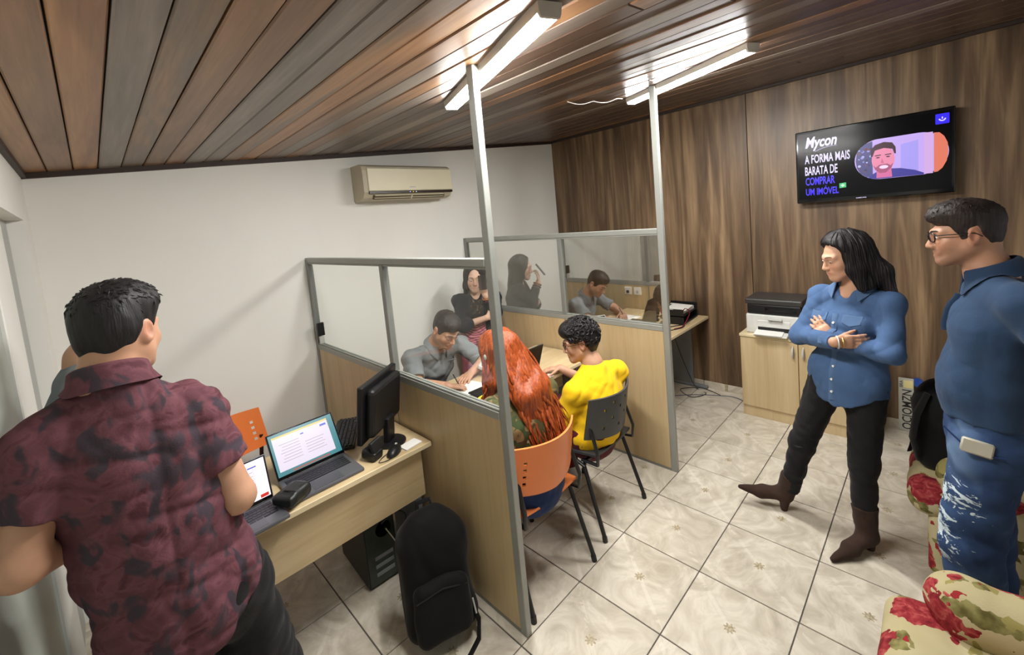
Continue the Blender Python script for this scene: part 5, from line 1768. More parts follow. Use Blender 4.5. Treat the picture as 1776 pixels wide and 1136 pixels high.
# ---- woman in denim shirt, arms crossed
def denim_woman():
    p = Person('woman with arms crossed in blue denim shirt, black jeans and brown boots', (2.66, 0.42, 0))
    hd = Head((2.672, 0.352, 1.522), (-0.60, 0.76, -0.24), (0.06, -0.05, 1), 0.94)
    J = dict(hd=hd, nb=(2.705, 0.318, 1.365), sR=(2.768, 0.464, 1.292), sL=(2.654, 0.176, 1.296),
             eR=(2.690, 0.552, 1.085), wR=(2.515, 0.375, 1.118), dR=(0.34, -0.93, 0.06), nR=(0.9, 0.3, 0.1), cR=(0.2, 0.2, 0.2, 0.2), oR=0.25, spR=0.0,
             eL=(2.560, 0.170, 1.075), wL=(2.600, 0.400, 1.105), dL=(0.22, 0.60, 0.74), nL=(0.9, 0.20, -0.35), cL=(0.22, 0.24, 0.28, 0.35), hk=0.92, tL=0.2, oL=0.3,
             chs=(2.735, 0.325, 1.21), wst=(2.725, 0.335, 1.03), pel=(2.715, 0.355, 0.90), top=(2.718, 0.32, 1.30),
             rs=(0.40, 0.92, 0), rh=(0.45, 0.89, 0),
             hR=(2.735, 0.435, 0.86), kR=(2.700, 0.560, 0.46), aR=(2.722, 0.632, 0.15),
             hL=(2.690, 0.275, 0.86), kL=(2.640, 0.285, 0.47), aL=(2.640, 0.285, 0.12))
    W = (0.160, 0.110, 0.124, 0.092, 0.135, 0.098, 0.12, 0.06)
    body(p, J, SK_TAN, hd, W, 0.0042, 0.84, (0.044, 0.048), lips=0.7, chin=0.85)
    fw = vec(-0.91, 0.40, 0)
    bust = [ell(vec(*J['chs']) + fw * 0.068 + vec(0.40, 0.92, 0) * 0.064 * q + vec(0, 0, -0.030), (0.066, 0.066, 0.062)) for q in (1, -1)]
    def hemfn(X, Y, Z):
        s = (X - 2.715) * 0.45 + (Y - 0.355) * 0.89
        fr = (X - 2.715) * fw[0] + (Y - 0.355) * fw[1]
        return (0.775 + 1.6 * s * s - 0.12 * np.clip(np.abs(fr), 0, .12)) - Z
    F = garment(p, 'denim_shirt', J, DENIM_SH, (0.164, 0.104, 0.138, 0.092, 0.136, 0.094, 0.118, 0.058), 0.012, long=True, hemfn=hemfn, neck=0.050, amp=0.008, seed=21, h=0.005,
            extra=bust + [ecap((2.712, 0.358, 0.77), (2.715, 0.355, 0.90), (0.45, 0.89, 0), (0.174, 0.118), (0.164, 0.106))], arm=0.80, cuff=0.97,
            carve=[rcap(vec(*J['top']) + fw * 0.06 + vec(0, 0, 0.085), vec(*J['top']) + fw * 0.12 + vec(0, 0, -0.035), 0.042, 0.010)], freq=30)
    p.geo('collar', collar(vec(*J['nb']) + vec(0.004, 0, 0.030), (-0.05, 0, 1), fw, 0.060, 0.020, 0.62, 0.045, 1.05, 0.03, 0.030), DENIM_COL, hug=(F, 0.004), pair=True)
    sd = vec(0.40, 0.92, 0)
    def front(o, z):
        return F.hit(vec(2.722, 0.345, z) + sd * o + fw * 0.35, -fw)
    pl = [q for q in (front(0.0, z) for z in np.linspace(0.79, 1.235, 18)) if q is not None]
    p.geo('placket', MB().tube([q + fw * 0.001 for q in pl], 0.015, 8, True, (1, 0.25)), DENIM_COL)
    for z in (0.835, 0.90, 0.965, 1.19):
        q = front(0, z)
        if q is not None:
            p.geo('button', MB().cyl(q, q + fw * 0.008, 0.0058, n=10), PAPER)
    for o in (0.075, -0.075):
        c = [front(o + a, z) for a, z in ((-0.04, 1.235), (0.0, 1.235), (0.04, 1.235), (0.04, 1.20), (0.0, 1.185), (-0.04, 1.20))]
        if all(q is not None for q in c):
            p.geo('pocket_flap', MB().poly([q + fw * 0.002 for q in c], fw, 0.004), DENIM_COL)
    legs(p, 'black_jeans', J, BLACKJ, W, 0.006, ((0, 0, 0.99), (0, 0, 1)), 0.006, 6, 0.006, (0.088, 0.062), (0.059, 0.045))
    for s, kk in (('R', J['kR']), ('L', J['kL'])):
        k = vec(*kk)
        p.geo('knee_rip', MB().tube([k + fw * 0.045 + vec(0.4, 0.9, 0) * a + vec(0, 0, 0.0 + 0.15 * abs(a)) + fw * (0.02 - 6 * a * a) for a in (-0.04, -0.02, 0, 0.02, 0.04)], [0.002, 0.006, 0.007, 0.006, 0.002], 6, True, (1, 1)), SK_TAN)
    # boots: right one pivoted up on its heel
    def boot(name, heel, fwd_, upd, ank):
        heel, f_, u_ = vec(*heel), nrm(fwd_), nrm(upd)
        lo, hi = bounds(heel, heel + f_ * 0.24, ank, pad=0.09)
        lo[2] = -0.005
        F = Field(lo, hi, 0.0048)
        F.put(rcap(heel + u_ * 0.085 + f_ * 0.03, heel + f_ * 0.14 + u_ * 0.045, 0.038, 0.036), 0.025)
        F.put(rcap(heel + f_ * 0.14 + u_ * 0.042, heel + f_ * 0.255 + u_ * 0.016, 0.036, 0.012), 0.025)
        F.put(rcap(heel + u_ * 0.085 + f_ * 0.03, ank, 0.042, 0.058, True), 0.03)
        F.warp(lambda X, Y, Z: 0.004 * folds(X, Y, Z, 8, 60, (.5, .5, 1.5)), 0.03)
        F.put(rcap(heel + u_ * 0.004 + f_ * 0.012, heel + u_ * 0.075 + f_ * 0.025, 0.019, 0.034), 0.012)
        if name == 'boot_flat':
            F.plane((0, 0, 0.001), (0, 0, -1))
        return p.field('boot', F, SUEDE)
    boot('boot_flat', (2.655, 0.258, 0.0), (-0.80, 0.50, 0), (0, 0, 1), (2.642, 0.285, 0.235))
    boot('boot_up', (2.715, 0.655, 0.004), (-0.30, 0.86, 0.30), (0.25, -0.22, 0.95), (2.722, 0.618, 0.225))
    # bracelets
    wv = vec(*J['wR'])
    d = nrm(J['dR'])
    a, b = frame(d)
    for o, m_, r in ((0.012, GREYP, 0.034), (0.03, plain('brass', S(190, 150, 80), 0.3, 0.8), 0.032)):
        p.geo('bracelet', MB().tube([wv + d * o + r * (math.cos(t) * a + math.sin(t) * b * 0.85) for t in np.linspace(0, 2 * PI, 25)], 0.0035, 6, False), m_)
    for q in range(4):
        pass
    # long straight dark hair
    F = Field(hd.H - 0.26, hd.H + 0.26, 0.0055)
    F.lo  # centred on the head
    for q in hd.skull(0.018):
        F.put(q, 0.03)
    F.put(ell(hd.p(0, -0.02, 0.07), (0.075, 0.09, 0.065), hd.M), 0.03)
    F.isect(lambda X, Y, Z: ((X - hd.H[0]) * hd.f[0] + (Y - hd.H[1]) * hd.f[1] + (Z - hd.H[2]) * hd.f[2]) - 0.034 - 0.95 * np.clip(((X - hd.H[0]) * hd.u[0] + (Y - hd.H[1]) * hd.u[1] + (Z - hd.H[2]) * hd.u[2]) - 0.052, -0.02, 0.2))
    for q, e in ((1, 0.0), (-1, 0.0)):
        F.put(ecap(hd.p(0.060 * q, -0.01, 0.05), hd.p(0.080 * q, 0.0, -0.06), hd.f, (0.045, 0.026), (0.045, 0.018)), 0.03)
        F.put(ecap(hd.p(0.080 * q, 0.0, -0.06), hd.p(0.088 * q, -0.015, -0.165), hd.f, (0.045, 0.018), (0.04, 0.016)), 0.03)
    F.put(ecap(hd.p(0, -0.075, 0.03), hd.p(-0.04, -0.105, -0.12), hd.r, (0.075, 0.045), (0.085, 0.035)), 0.04)
    F.put(ecap(hd.p(-0.04, -0.105, -0.12), hd.p(-0.07, -0.10, -0.23), hd.r, (0.085, 0.035), (0.075, 0.022)), 0.04)
    fo = rcap(hd.p(0, 0.075, -0.03), hd.p(0, 0.14, -0.05), 0.062, 0.07)
    F.put(ell(hd.p(0.0, 0.075, -0.025), (0.062, 0.07, 0.088), hd.M), 0.012, 's')
    F.warp(lambda X, Y, Z: 0.0035 * folds(X, Y, Z, 4, 120, (1, 1, 0.12)), 0.03)
    F.put(ell(hd.p(-0.004, 0.098, 0.044), (0.044, 0.052, 0.046), hd.M), 0.016, 's')
    flow_locks(p, hd, F, p.field('hair', F, HAIR_BLK), HAIR_BLK, 260)
    hd.eyes(p.root, p.base, HAIR_BLK, (0, 1, -1), 0.25, 0.7)
denim_woman()

# ---- man in petrol polo by the armchairs
def polo_man():
    p = Person('man with glasses in petrol blue polo shirt and ripped jeans between the armchairs', (2.27, -0.1, 0))
    hd = Head((2.285, -0.058, 1.655), (-0.14, 0.98, -0.10), (0, 0, 1), 0.94)
    J = dict(hd=hd, nb=(2.285, -0.120, 1.505), sR=(2.455, -0.150, 1.435), sL=(2.100, -0.185, 1.435),
             eR=(2.53, -0.24, 1.18), wR=(2.44, -0.32, 0.99), dR=(-0.8, -0.3, -0.3), nR=(0, 1, 0),
             eL=(2.050, -0.325, 1.20), wL=(2.14, -0.40, 0.99), dL=(0.8, -0.2, -0.4), nL=(0, 1, 0),
             chs=(2.280, -0.135, 1.32), wst=(2.275, -0.125, 1.10), pel=(2.275, -0.125, 0.93), top=(2.285, -0.14, 1.42),
             rs=(1, -0.05, 0), rh=(1, 0, 0),
             hR=(2.355, -0.125, 0.90), kR=(2.365, -0.105, 0.50), aR=(2.365, -0.145, 0.09),
             hL=(2.19, -0.120, 0.90), kL=(2.175, -0.070, 0.52), aL=(2.20, -0.105, 0.09))
    W = (0.158, 0.112, 0.152, 0.110, 0.165, 0.112, 0.145, 0.072)
    body(p, J, SK_OLIVE, hd, W, 0.0042, 1.05, (0.056, 0.062), stubble=0.6)
    F = garment(p, 'polo_shirt', J, POLO_BLUE, W, 0.014, sleeve=0.72, hem=((2.27, -0.1, 0.985), (0, 0, -1)), neck=0.062, amp=0.010, seed=31, arm=1.05, extra=[ell((2.275, -0.075, 1.09), (0.13, 0.10, 0.15))], freq=20)
    p.geo('collar', collar(vec(*J['nb']) + vec(0, -0.004, 0.022), (0, 0.30, 1), (-0.05, 1, 0), 0.068, 0.026, 0.42, 0.04, 1.0, 0.028, 0.026), POLO_COL, hug=(F, 0.004), pair=True)
    pl = [q for q in (F.hit((2.272, 0.3, z), (0, -1, 0)) for z in np.linspace(1.29, 1.43, 8)) if q is not None]
    p.geo('placket', MB().tube([q + vec(0, 0.001, 0) for q in pl], 0.015, 8, True, (1, 0.3)), POLO_COL)
    legs(p, 'ripped_jeans', J, RIPPED, W, 0.010, ((0, 0, 1.01), (0, 0, 1)), 0.010, 7, 0.006, (0.098, 0.082), (0.082, 0.068))
    c = vec(2.090, -0.082, 0.925)
    p.geo('phone_in_pocket', MB().box(c, (0.022, 0.080, 0.05), (0.15, 0.25, 0), 0.005), plain('phone_shell', S(176, 172, 156), 0.4))
    p.geo('pocket_seam', MB().tube([vec(2.125, 0.0, 0.965), vec(2.090, -0.05, 0.925), vec(2.080, -0.10, 0.905), vec(2.080, -0.15, 0.91)], 0.003, 6), NAVYJ)
    for s in 'RL':
        a = vec(*J['a' + s])
        shoe(p, 'shoe', (a[0], a[1] - 0.06, 0), (a[0] - 0.01, a[1] + 0.20, 0), BLACKP, 0.045, 0.06, (a[0], a[1], 0.12))
    F = Field(hd.H - 0.17, hd.H + 0.19, 0.004)
    hd.hair_cap(F, 0.013, ((0.12, 0.066), (0.085, 0.060), (0.065, 0.046), (0.05, 0.042), (0.035, 0.004), (0.022, -0.022), (0.008, -0.02), (-0.022, 0.026), (-0.036, -0.03), (-0.055, -0.085), (-0.12, -0.095)), 0.0025, 100, 9, 0.006, fade=0.06, side=0.25)
    tufts(p, hd, F, p.field('hair', F, HAIR_BRN), HAIR_BRN, 900, 0.013, 5, 0.0022, 0.35)
    hd.eyes(p.root, p.base, HAIR_BRN)
    glasses(p, hd, BLACKP)
def glasses(p, hd, mat):
    m = MB()
    for q in (1, -1):
        loop = [hd.p(q * 0.033 + 0.025 * (abs(math.cos(t)) ** 0.6) * math.copysign(1, math.cos(t)), 0.107 - 0.010 * abs(0.033 * q + 0.025 * math.cos(t) * 1.0) / 0.05, 0.002 + 0.018 * (abs(math.sin(t)) ** 0.6) * math.copysign(1, math.sin(t))) for t in np.linspace(0, 2 * PI, 29)]
        m.tube(loop, 0.0022, 6, False)
        m.tube([hd.p(q * 0.058, 0.094, 0.010), hd.p(q * 0.076, 0.06, 0.010), hd.p(q * 0.083, -0.01, 0.008), hd.p(q * 0.082, -0.03, -0.008)], 0.002, 6)
    m.tube([hd.p(0.009, 0.108, 0.004), hd.p(0, 0.110, 0.006), hd.p(-0.009, 0.108, 0.004)], 0.002, 6)
    p.geo('glasses', m, mat)
polo_man()

# ---- man in maroon shirt seen from behind
def maroon_man():
    p = Person('man seen from behind in maroon leaf print shirt, standing at the desk', (0.08, 1.49, 0))
    hd = Head((0.030, 1.500, 1.668), (0.62, 0.78, -0.10), (0.03, 0, 1), 0.94)
    J = dict(hd=hd, nb=(0.000, 1.472, 1.558), sR=(0.152, 1.475, 1.415), sL=(-0.138, 1.455, 1.430),
             eR=(0.212, 1.425, 1.145), wR=(0.255, 1.650, 1.030), dR=(0.15, 0.8, -0.5), nR=(-0.9, 0.1, -0.2),
             eL=(-0.190, 1.400, 1.215), wL=(-0.075, 1.600, 1.135), dL=(0.6, 0.7, -0.1), nL=(0, 0, -1),
             chs=(0.012, 1.470, 1.330), wst=(0.040, 1.470, 1.110), pel=(0.070, 1.475, 0.930), top=(0.008, 1.468, 1.435),
             rs=(0.98, 0.06, -0.14), rh=(0.98, 0.10, -0.05),
             hR=(0.165, 1.49, 0.90), kR=(0.245, 1.56, 0.47), aR=(0.25, 1.50, 0.09),
             hL=(0.0, 1.47, 0.90), kL=(-0.02, 1.44, 0.47), aL=(-0.03, 1.40, 0.09))
    W = (0.165, 0.120, 0.148, 0.110, 0.158, 0.108, 0.135, 0.07)
    body(p, J, SK_TAN, hd, W, 0.0045, 1.08, (0.056, 0.062))
    def hemfn(X, Y, Z):
        s = (X - 0.05) 
        return (0.795 + 3.6 * np.clip(s - 0.0, 0, 1) ** 2 + 1.0 * np.clip(-s, 0, 1) ** 2) - Z
    F = garment(p, 'leaf_print_shirt', J, MAROON, (0.175, 0.130, 0.160, 0.118, 0.160, 0.108, 0.135, 0.07), 0.014, sleeve=0.62, neck=0.062, amp=0.013, seed=44, h=0.005, hemfn=hemfn, arm=1.08,
            extra=[ell((0.055, 1.475, 0.86), (0.175, 0.13, 0.13)), rcap((0.002, 1.468, 1.520), (0.006, 1.462, 1.42), 0.062, 0.095)], sl_r=(0.060, 0.064), freq=26, rst=(1, 1, 0.5))
    p.geo('collar', collar(vec(*J['nb']) + vec(0.0, 0.0, 0.012), (0.0, 0.22, 1), (0.3, 0.95, 0), 0.066, 0.026, 0.4, 0.03, 1.0, 0.034, 0.020), MAROON, hug=(F, 0.004), pair=True)
    legs(p, 'black_trousers', J, BLACKJ, W, 0.012, ((0, 0, 0.98), (0, 0, 1)), 0.010, 17, 0.007, (0.105, 0.085), (0.085, 0.065))
    for s in 'RL':
        a = vec(*J['a' + s])
        shoe(p, 'shoe', (a[0], a[1] - 0.06, 0), (a[0] + 0.03, a[1] + 0.20, 0), BLACKP, 0.045, 0.06, (a[0], a[1], 0.12))
    F = Field(hd.H - 0.17, hd.H + 0.19, 0.0042)
    hd.hair_cap(F, 0.013, ((0.14, 0.070), (0.09, 0.064), (0.07, 0.05), (0.052, 0.034), (0.038, 0.004), (0.020, -0.008), (0.004, -0.008), (-0.022, 0.022), (-0.036, -0.05), (-0.060, -0.078), (-0.085, -0.092), (-0.14, -0.095)), 0.003, 95, 12, 0.008, fade=0.07)
    tufts(p, hd, F, p.field('hair', F, HAIR_BLK), HAIR_BLK, 1100, 0.018, 4, 0.0024, 0.32)
    hd.eyes(p.root, p.base, HAIR_BLK)
maroon_man()

# ---- person in grey tee, almost hidden behind the man in maroon
def grey_tee():
    p = Person('person in grey tee, mostly hidden behind the man in maroon shirt', (-0.02, 2.08, 0))
    hd = Head((0.050, 2.10, 1.640), (0.93, 0.20, -0.30))
    J = dict(hd=hd, nb=(-0.045, 2.085, 1.520), sR=(-0.055, 1.925, 1.430), sL=(-0.05, 2.24, 1.430),
             eR=(0.05, 1.88, 1.13), wR=(0.22, 2.0, 0.95), dR=(0.9, 0.2, -0.3), nR=(0, 0, -1),
             eL=(0.04, 2.30, 1.13), wL=(0.2, 2.25, 0.95), dL=(0.9, 0, -0.3), nL=(0, 0, -1),
             chs=(-0.06, 2.085, 1.33), wst=(-0.05, 2.085, 1.10), pel=(-0.03, 2.085, 0.92), top=(-0.06, 2.085, 1.43),
             rs=(0, -1, 0), rh=(0, -1, 0),
             hR=(-0.03, 2.0, 0.89), kR=(-0.01, 1.98, 0.48), aR=(-0.03, 1.98, 0.09),
             hL=(-0.03, 2.17, 0.89), kL=(-0.01, 2.19, 0.48), aL=(-0.03, 2.2, 0.09))
    W = (0.150, 0.105, 0.140, 0.100, 0.158, 0.108, 0.145, 0.075)
    body(p, J, SK_TAN, hd, W, 0.006)
    garment(p, 'grey_tee', J, TEE_GREY, W, 0.012, sleeve=0.6, hem=((0, 0, 0.86), (0, 0, -1)), amp=0.004, seed=52, h=0.007)
    legs(p, 'trousers', J, NAVYJ, W, 0.006, ((0, 0, 0.98), (0, 0, 1)), 0.003, 8, 0.009)
    for s in 'RL':
        a = vec(*J['a' + s])
        shoe(p, 'shoe', (a[0] - 0.06, a[1], 0), (a[0] + 0.2, a[1], 0), BLACKP, 0.045, 0.06, (a[0], a[1], 0.12))
    F = Field(hd.H - 0.17, hd.H + 0.19, 0.006)
    hd.hair_cap(F, 0.010, bump=0.003)
    p.field('hair', F, HAIR_BLK)
    hd.eyes(p.root, p.base, HAIR_BLK)
grey_tee()

# ---- man in grey polo writing at the booth desk
def grey_polo():
    p = Person('man in light grey polo bent over the booth desk, writing', (1.72, 2.9, 0))
    hd = Head((1.745, 2.520, 1.118), (-0.02, -0.80, -0.60), (0, -0.5, 1), 1.05)
    J = dict(hd=hd, nb=(1.745, 2.670, 0.985), sR=(1.545, 2.700, 0.925), sL=(1.950, 2.660, 0.930),
             eR=(1.465, 2.520, 0.800), wR=(1.585, 2.345, 0.785), dR=(0.75, -0.55, -0.12), nR=(0, -0.1, -1), cR=(0.5, 0.5, 0.5, 0.5),
             eL=(2.020, 2.470, 0.800), wL=(1.850, 2.405, 0.785), dL=(-0.90, -0.35, -0.10), nL=(0, 0, -1), cL=(0.3, 0.28, 0.3, 0.35), hk=1.05,
             chs=(1.735, 2.745, 0.82), wst=(1.725, 2.86, 0.63), pel=(1.72, 2.93, 0.50), top=(1.745, 2.69, 0.915),
             rs=(-1, 0.05, 0), rh=(-1, 0, 0),
             hR=(1.63, 2.90, 0.51), kR=(1.58, 2.58, 0.53), aR=(1.58, 2.62, 0.10),
             hL=(1.81, 2.90, 0.51), kL=(1.86, 2.58, 0.53), aL=(1.86, 2.62, 0.10))
    W = (0.165, 0.115, 0.150, 0.110, 0.170, 0.115, 0.155, 0.08)
    body(p, J, SK_TAN, hd, W, 0.0045, 1.05, (0.056, 0.062), stubble=0.35)
    F = garment(p, 'grey_polo', J, POLO_GREY, W, 0.012, sleeve=0.82, neck=0.060, amp=0.010, seed=61, h=0.006, arm=1.08)
    p.geo('collar', collar(vec(*J['nb']) + vec(0, -0.01, 0.014), (0, -0.55, 0.85), (0, -1, -0.2), 0.066, 0.022, 0.40, 0.035, 1.0, 0.024, 0.026), POLO_GREY, hug=(F, 0.004), pair=True)
    p.geo('placket', MB().tube([vec(1.745, 2.585, 0.93), vec(1.743, 2.605, 0.875), vec(1.742, 2.622, 0.82)], 0.014, 6, True, (1, 0.4)), POLO_GREY)
    p.geo('chest_pocket', MB().box((1.825, 2.612, 0.848), (0.075, 0.006, 0.01), (0.2, 0, -0.15), 0.002), POLO_GREY)
    legs(p, 'jeans', J, NAVYJ, W, 0.006, None, 0.003, 9, 0.010)
    for s in 'RL':
        a = vec(*J['a' + s])
        shoe(p, 'shoe', (a[0], a[1] + 0.06, 0), (a[0], a[1] - 0.20, 0), BLACKP, 0.045, 0.06, (a[0], a[1], 0.12))
    F = Field(hd.H - 0.18, hd.H + 0.2, 0.0045)
    hd.hair_cap(F, 0.012, ((0.14, 0.062), (0.085, 0.056), (0.065, 0.046), (0.05, 0.034), (0.036, 0.0), (0.020, -0.02), (0.004, -0.02), (-0.022, 0.022), (-0.036, -0.04), (-0.055, -0.085), (-0.14, -0.095)), 0.0025, 100, 15, 0.004, fade=0.06, side=0.3)
    tufts(p, hd, F, p.field('hair', F, HAIR_BRN), HAIR_BRN, 800, 0.014, 6, 0.0022, 0.35)
    hd.eyes(p.root, p.base, HAIR_BRN, (0, 1, -1), 0.5)
    t = thing('pen', 'dark pen in the writing hand of the man in grey polo', 'pen', (1.64, 2.285, 0.775))
    obj('barrel', MB().cyl((0.012, -0.005, -0.022), (0.0, 0.06, 0.075), 0.004, n=8), BLACKP, t)
    obj('tip', MB().cyl((0.0125, -0.0055, -0.0225), (0.014, -0.012, -0.033), 0.0035, 0.0008, n=8), GREYP, t)
grey_polo()

# ---- woman standing in the booth corner taking a picture
def phone_woman():
    p = Person('woman in black cardigan and pink patterned skirt holding up a phone in the corner', (2.42, 2.96, 0))
    hd = Head((2.405, 2.950, 1.372), (-0.62, -0.76, -0.16), (0.05, 0.03, 1), 1.02)
    J = dict(hd=hd, nb=(2.430, 2.990, 1.225), sR=(2.300, 3.080, 1.165), sL=(2.555, 2.875, 1.165),
             eR=(2.235, 2.960, 0.965), wR=(2.370, 2.800, 1.025), dR=(0.82, -0.45, 0.18), nR=(0.3, 0.9, 0), cR=(0.4, 0.4, 0.4, 0.4),
             eL=(2.470, 2.785, 1.045), wL=(2.365, 2.775, 1.225), dL=(-0.28, 0.05, 0.93), nL=(0.55, 0.6, 0.2), cL=(0.65, 0.7, 0.75, 0.8), hk=0.95,
             chs=(2.440, 2.995, 1.08), wst=(2.440, 2.985, 0.92), pel=(2.43, 2.98, 0.80), top=(2.435, 2.995, 1.165),
             rs=(-0.78, 0.62, 0), rh=(-0.78, 0.62, 0))
    W = (0.165, 0.125, 0.135, 0.100, 0.140, 0.100, 0.125, 0.065)
    body(p, J, SK_FAIR, hd, W, 0.0045, 0.9, (0.046, 0.052), chin=0.9, lips=0.5)
    fw = vec(-0.62, -0.78, 0)
    bust = [ell(vec(*J['chs']) + fw * 0.075 + vec(-0.78, 0.62, 0) * 0.06 * q + vec(0, 0, -0.02), (0.07, 0.07, 0.07)) for q in (1, -1)]
    garment(p, 'printed_top', J, PRINTTOP, W, 0.010, sleeve=0.1, hem=((0, 0, 0.915), (0, 0, -1)), neck=0.060, amp=0.003, seed=71, h=0.006, extra=bust, sl_r=(0.045, 0.045),
            carve=[rcap(vec(*J['top']) + fw * 0.07 + vec(0, 0, 0.075), vec(*J['top']) + fw * 0.13 + vec(0, 0, -0.02), 0.05, 0.03)])
    cl = vec(*J['chs']) + fw * 0.16
    garment(p, 'cardigan', J, CARDI, W, 0.020, long=True, hemfn=lambda X, Y, Z: (0.95 - 1.1 * np.clip((X - 2.44) * 0.78 - (Y - 2.98) * 0.62 + 0.03, 0, 0.22)) - Z, neck=0.066, amp=0.009, seed=72, h=0.006, extra=bust, arm=0.86, cuff=0.70, sl_r=(0.066, 0.062),
            carve=[ecap(vec(*J['nb']) + fw * 0.10 + vec(0, 0, 0.04), vec(*J['wst']) + fw * 0.17 + vec(0, 0, -0.16), (-0.78, 0.62, 0), (0.06, 0.09), (0.065, 0.09))])
    F = Field((2.15, 2.68, 0.10), (2.70, 3.28, 1.0), 0.008)
    F.put(ecap((2.43, 2.98, 0.80), (2.435, 2.985, 0.93), (-0.78, 0.62, 0), (0.178, 0.140), (0.145, 0.112)), 0.04)
    F.put(ecap((2.42, 2.97, 0.18), (2.43, 2.98, 0.80), (-0.78, 0.62, 0), (0.20, 0.165), (0.178, 0.140)), 0.04)
    F.plane((0, 0, 0.24), (0, 0, -1))
    F.warp(lambda X, Y, Z: 0.008 * folds(X, Y, Z, 73, 40, (1, 1, 0.15)), 0.04)
    p.field('skirt', F, SKIRT)
    F = Field((2.2, 2.7, 0), (2.7, 3.2, 0.4), 0.006)
    for q in (1, -1):
        c = vec(2.42, 2.97, 0) + vec(-0.78, 0.62, 0) * 0.075 * q
        F.put(rcap(c + vec(0, 0, 0.32), c + vec(0, 0, 0.075), 0.05, 0.036), 0.02)
        F.put(rcap(c + vec(0, 0, 0.05), c + fw * 0.15 + vec(0, 0, 0.02), 0.034, 0.026), 0.03)
    F.plane((0, 0, 0.002), (0, 0, -1))
    p.field('shoes', F, BLACKP)
    # dark brown hair, parted and falling on the shoulders
    F = Field(hd.H - 0.25, hd.H + 0.22, 0.0055)
    for q in hd.skull(0.015):
        F.put(q, 0.03)
    F.isect(lambda X, Y, Z: ((X - hd.H[0]) * hd.f[0] + (Y - hd.H[1]) * hd.f[1] + (Z - hd.H[2]) * hd.f[2]) - 0.062)
    for q in (1, -1):
        F.put(ecap(hd.p(0.062 * q, 0.0, 0.04), hd.p(0.080 * q, -0.005, -0.07), hd.f, (0.05, 0.024), (0.05, 0.02)), 0.03)
        F.put(ecap(hd.p(0.080 * q, -0.005, -0.07), hd.p(0.082 * q, -0.03, -0.18), hd.f, (0.05, 0.02), (0.045, 0.02)), 0.03)
    F.put(ecap(hd.p(0, -0.075, 0.02), hd.p(0, -0.085, -0.2), hd.r, (0.075, 0.04), (0.09, 0.03)), 0.04)
    F.put(ell(hd.p(0, 0.078, -0.02), (0.061, 0.07, 0.088), hd.M), 0.012, 's')
    F.warp(lambda X, Y, Z: 0.004 * folds(X, Y, Z, 74, 90, (1, 1, 0.15)), 0.03)
    flow_locks(p, hd, F, p.field('hair', F, HAIR_BRN), HAIR_BRN, 200)
    hd.eyes(p.root, p.base, HAIR_BRN, (0, 1, -1), 0.2, 0.7)
    wv, d = vec(*J['wL']), nrm(vec(*J['wL']) - vec(*J['eL']))
    a, b = frame(d)
    for o, m_, r in ((-0.02, plain('wood_beads', S(150, 96, 52), 0.5), 0.036), (-0.045, plain('dark_bangle', S(70, 24, 50), 0.4), 0.038)):
        p.geo('bracelet', MB().tube([wv + d * o + r * (math.cos(t) * a + math.sin(t) * b) for t in np.linspace(0, 2 * PI, 23)], 0.008, 6, False), m_)
    t = thing('phone', 'dark phone held up in front of the face of the woman in the corner', 'phone', (2.332, 2.760, 1.345))
    Rm = Matrix.Rotation(0.86 + PI / 2 + PI / 2 * 0, 3, 'Z').to_4x4().to_3x3() @ Euler((0.25, 0, 0)).to_matrix()
    Rm = Euler((-0.62, 0.0, -0.66)).to_matrix()
    obj('phone_body', MB().box((0, 0, 0), (0.068, 0.010, 0.140), Rm, 0.004, 2), plain('phone_case', S(44, 34, 28), 0.3), t)
    obj('screen', MB().box(Rm @ Vector((0, 0.0055, 0)), (0.062, 0.001, 0.132), Rm), BLACKG, t)
    obj('camera_bump', MB().box(Rm @ Vector((0.018, -0.006, 0.055)), (0.028, 0.004, 0.03), Rm, 0.0015), BLACKP, t)
phone_woman()

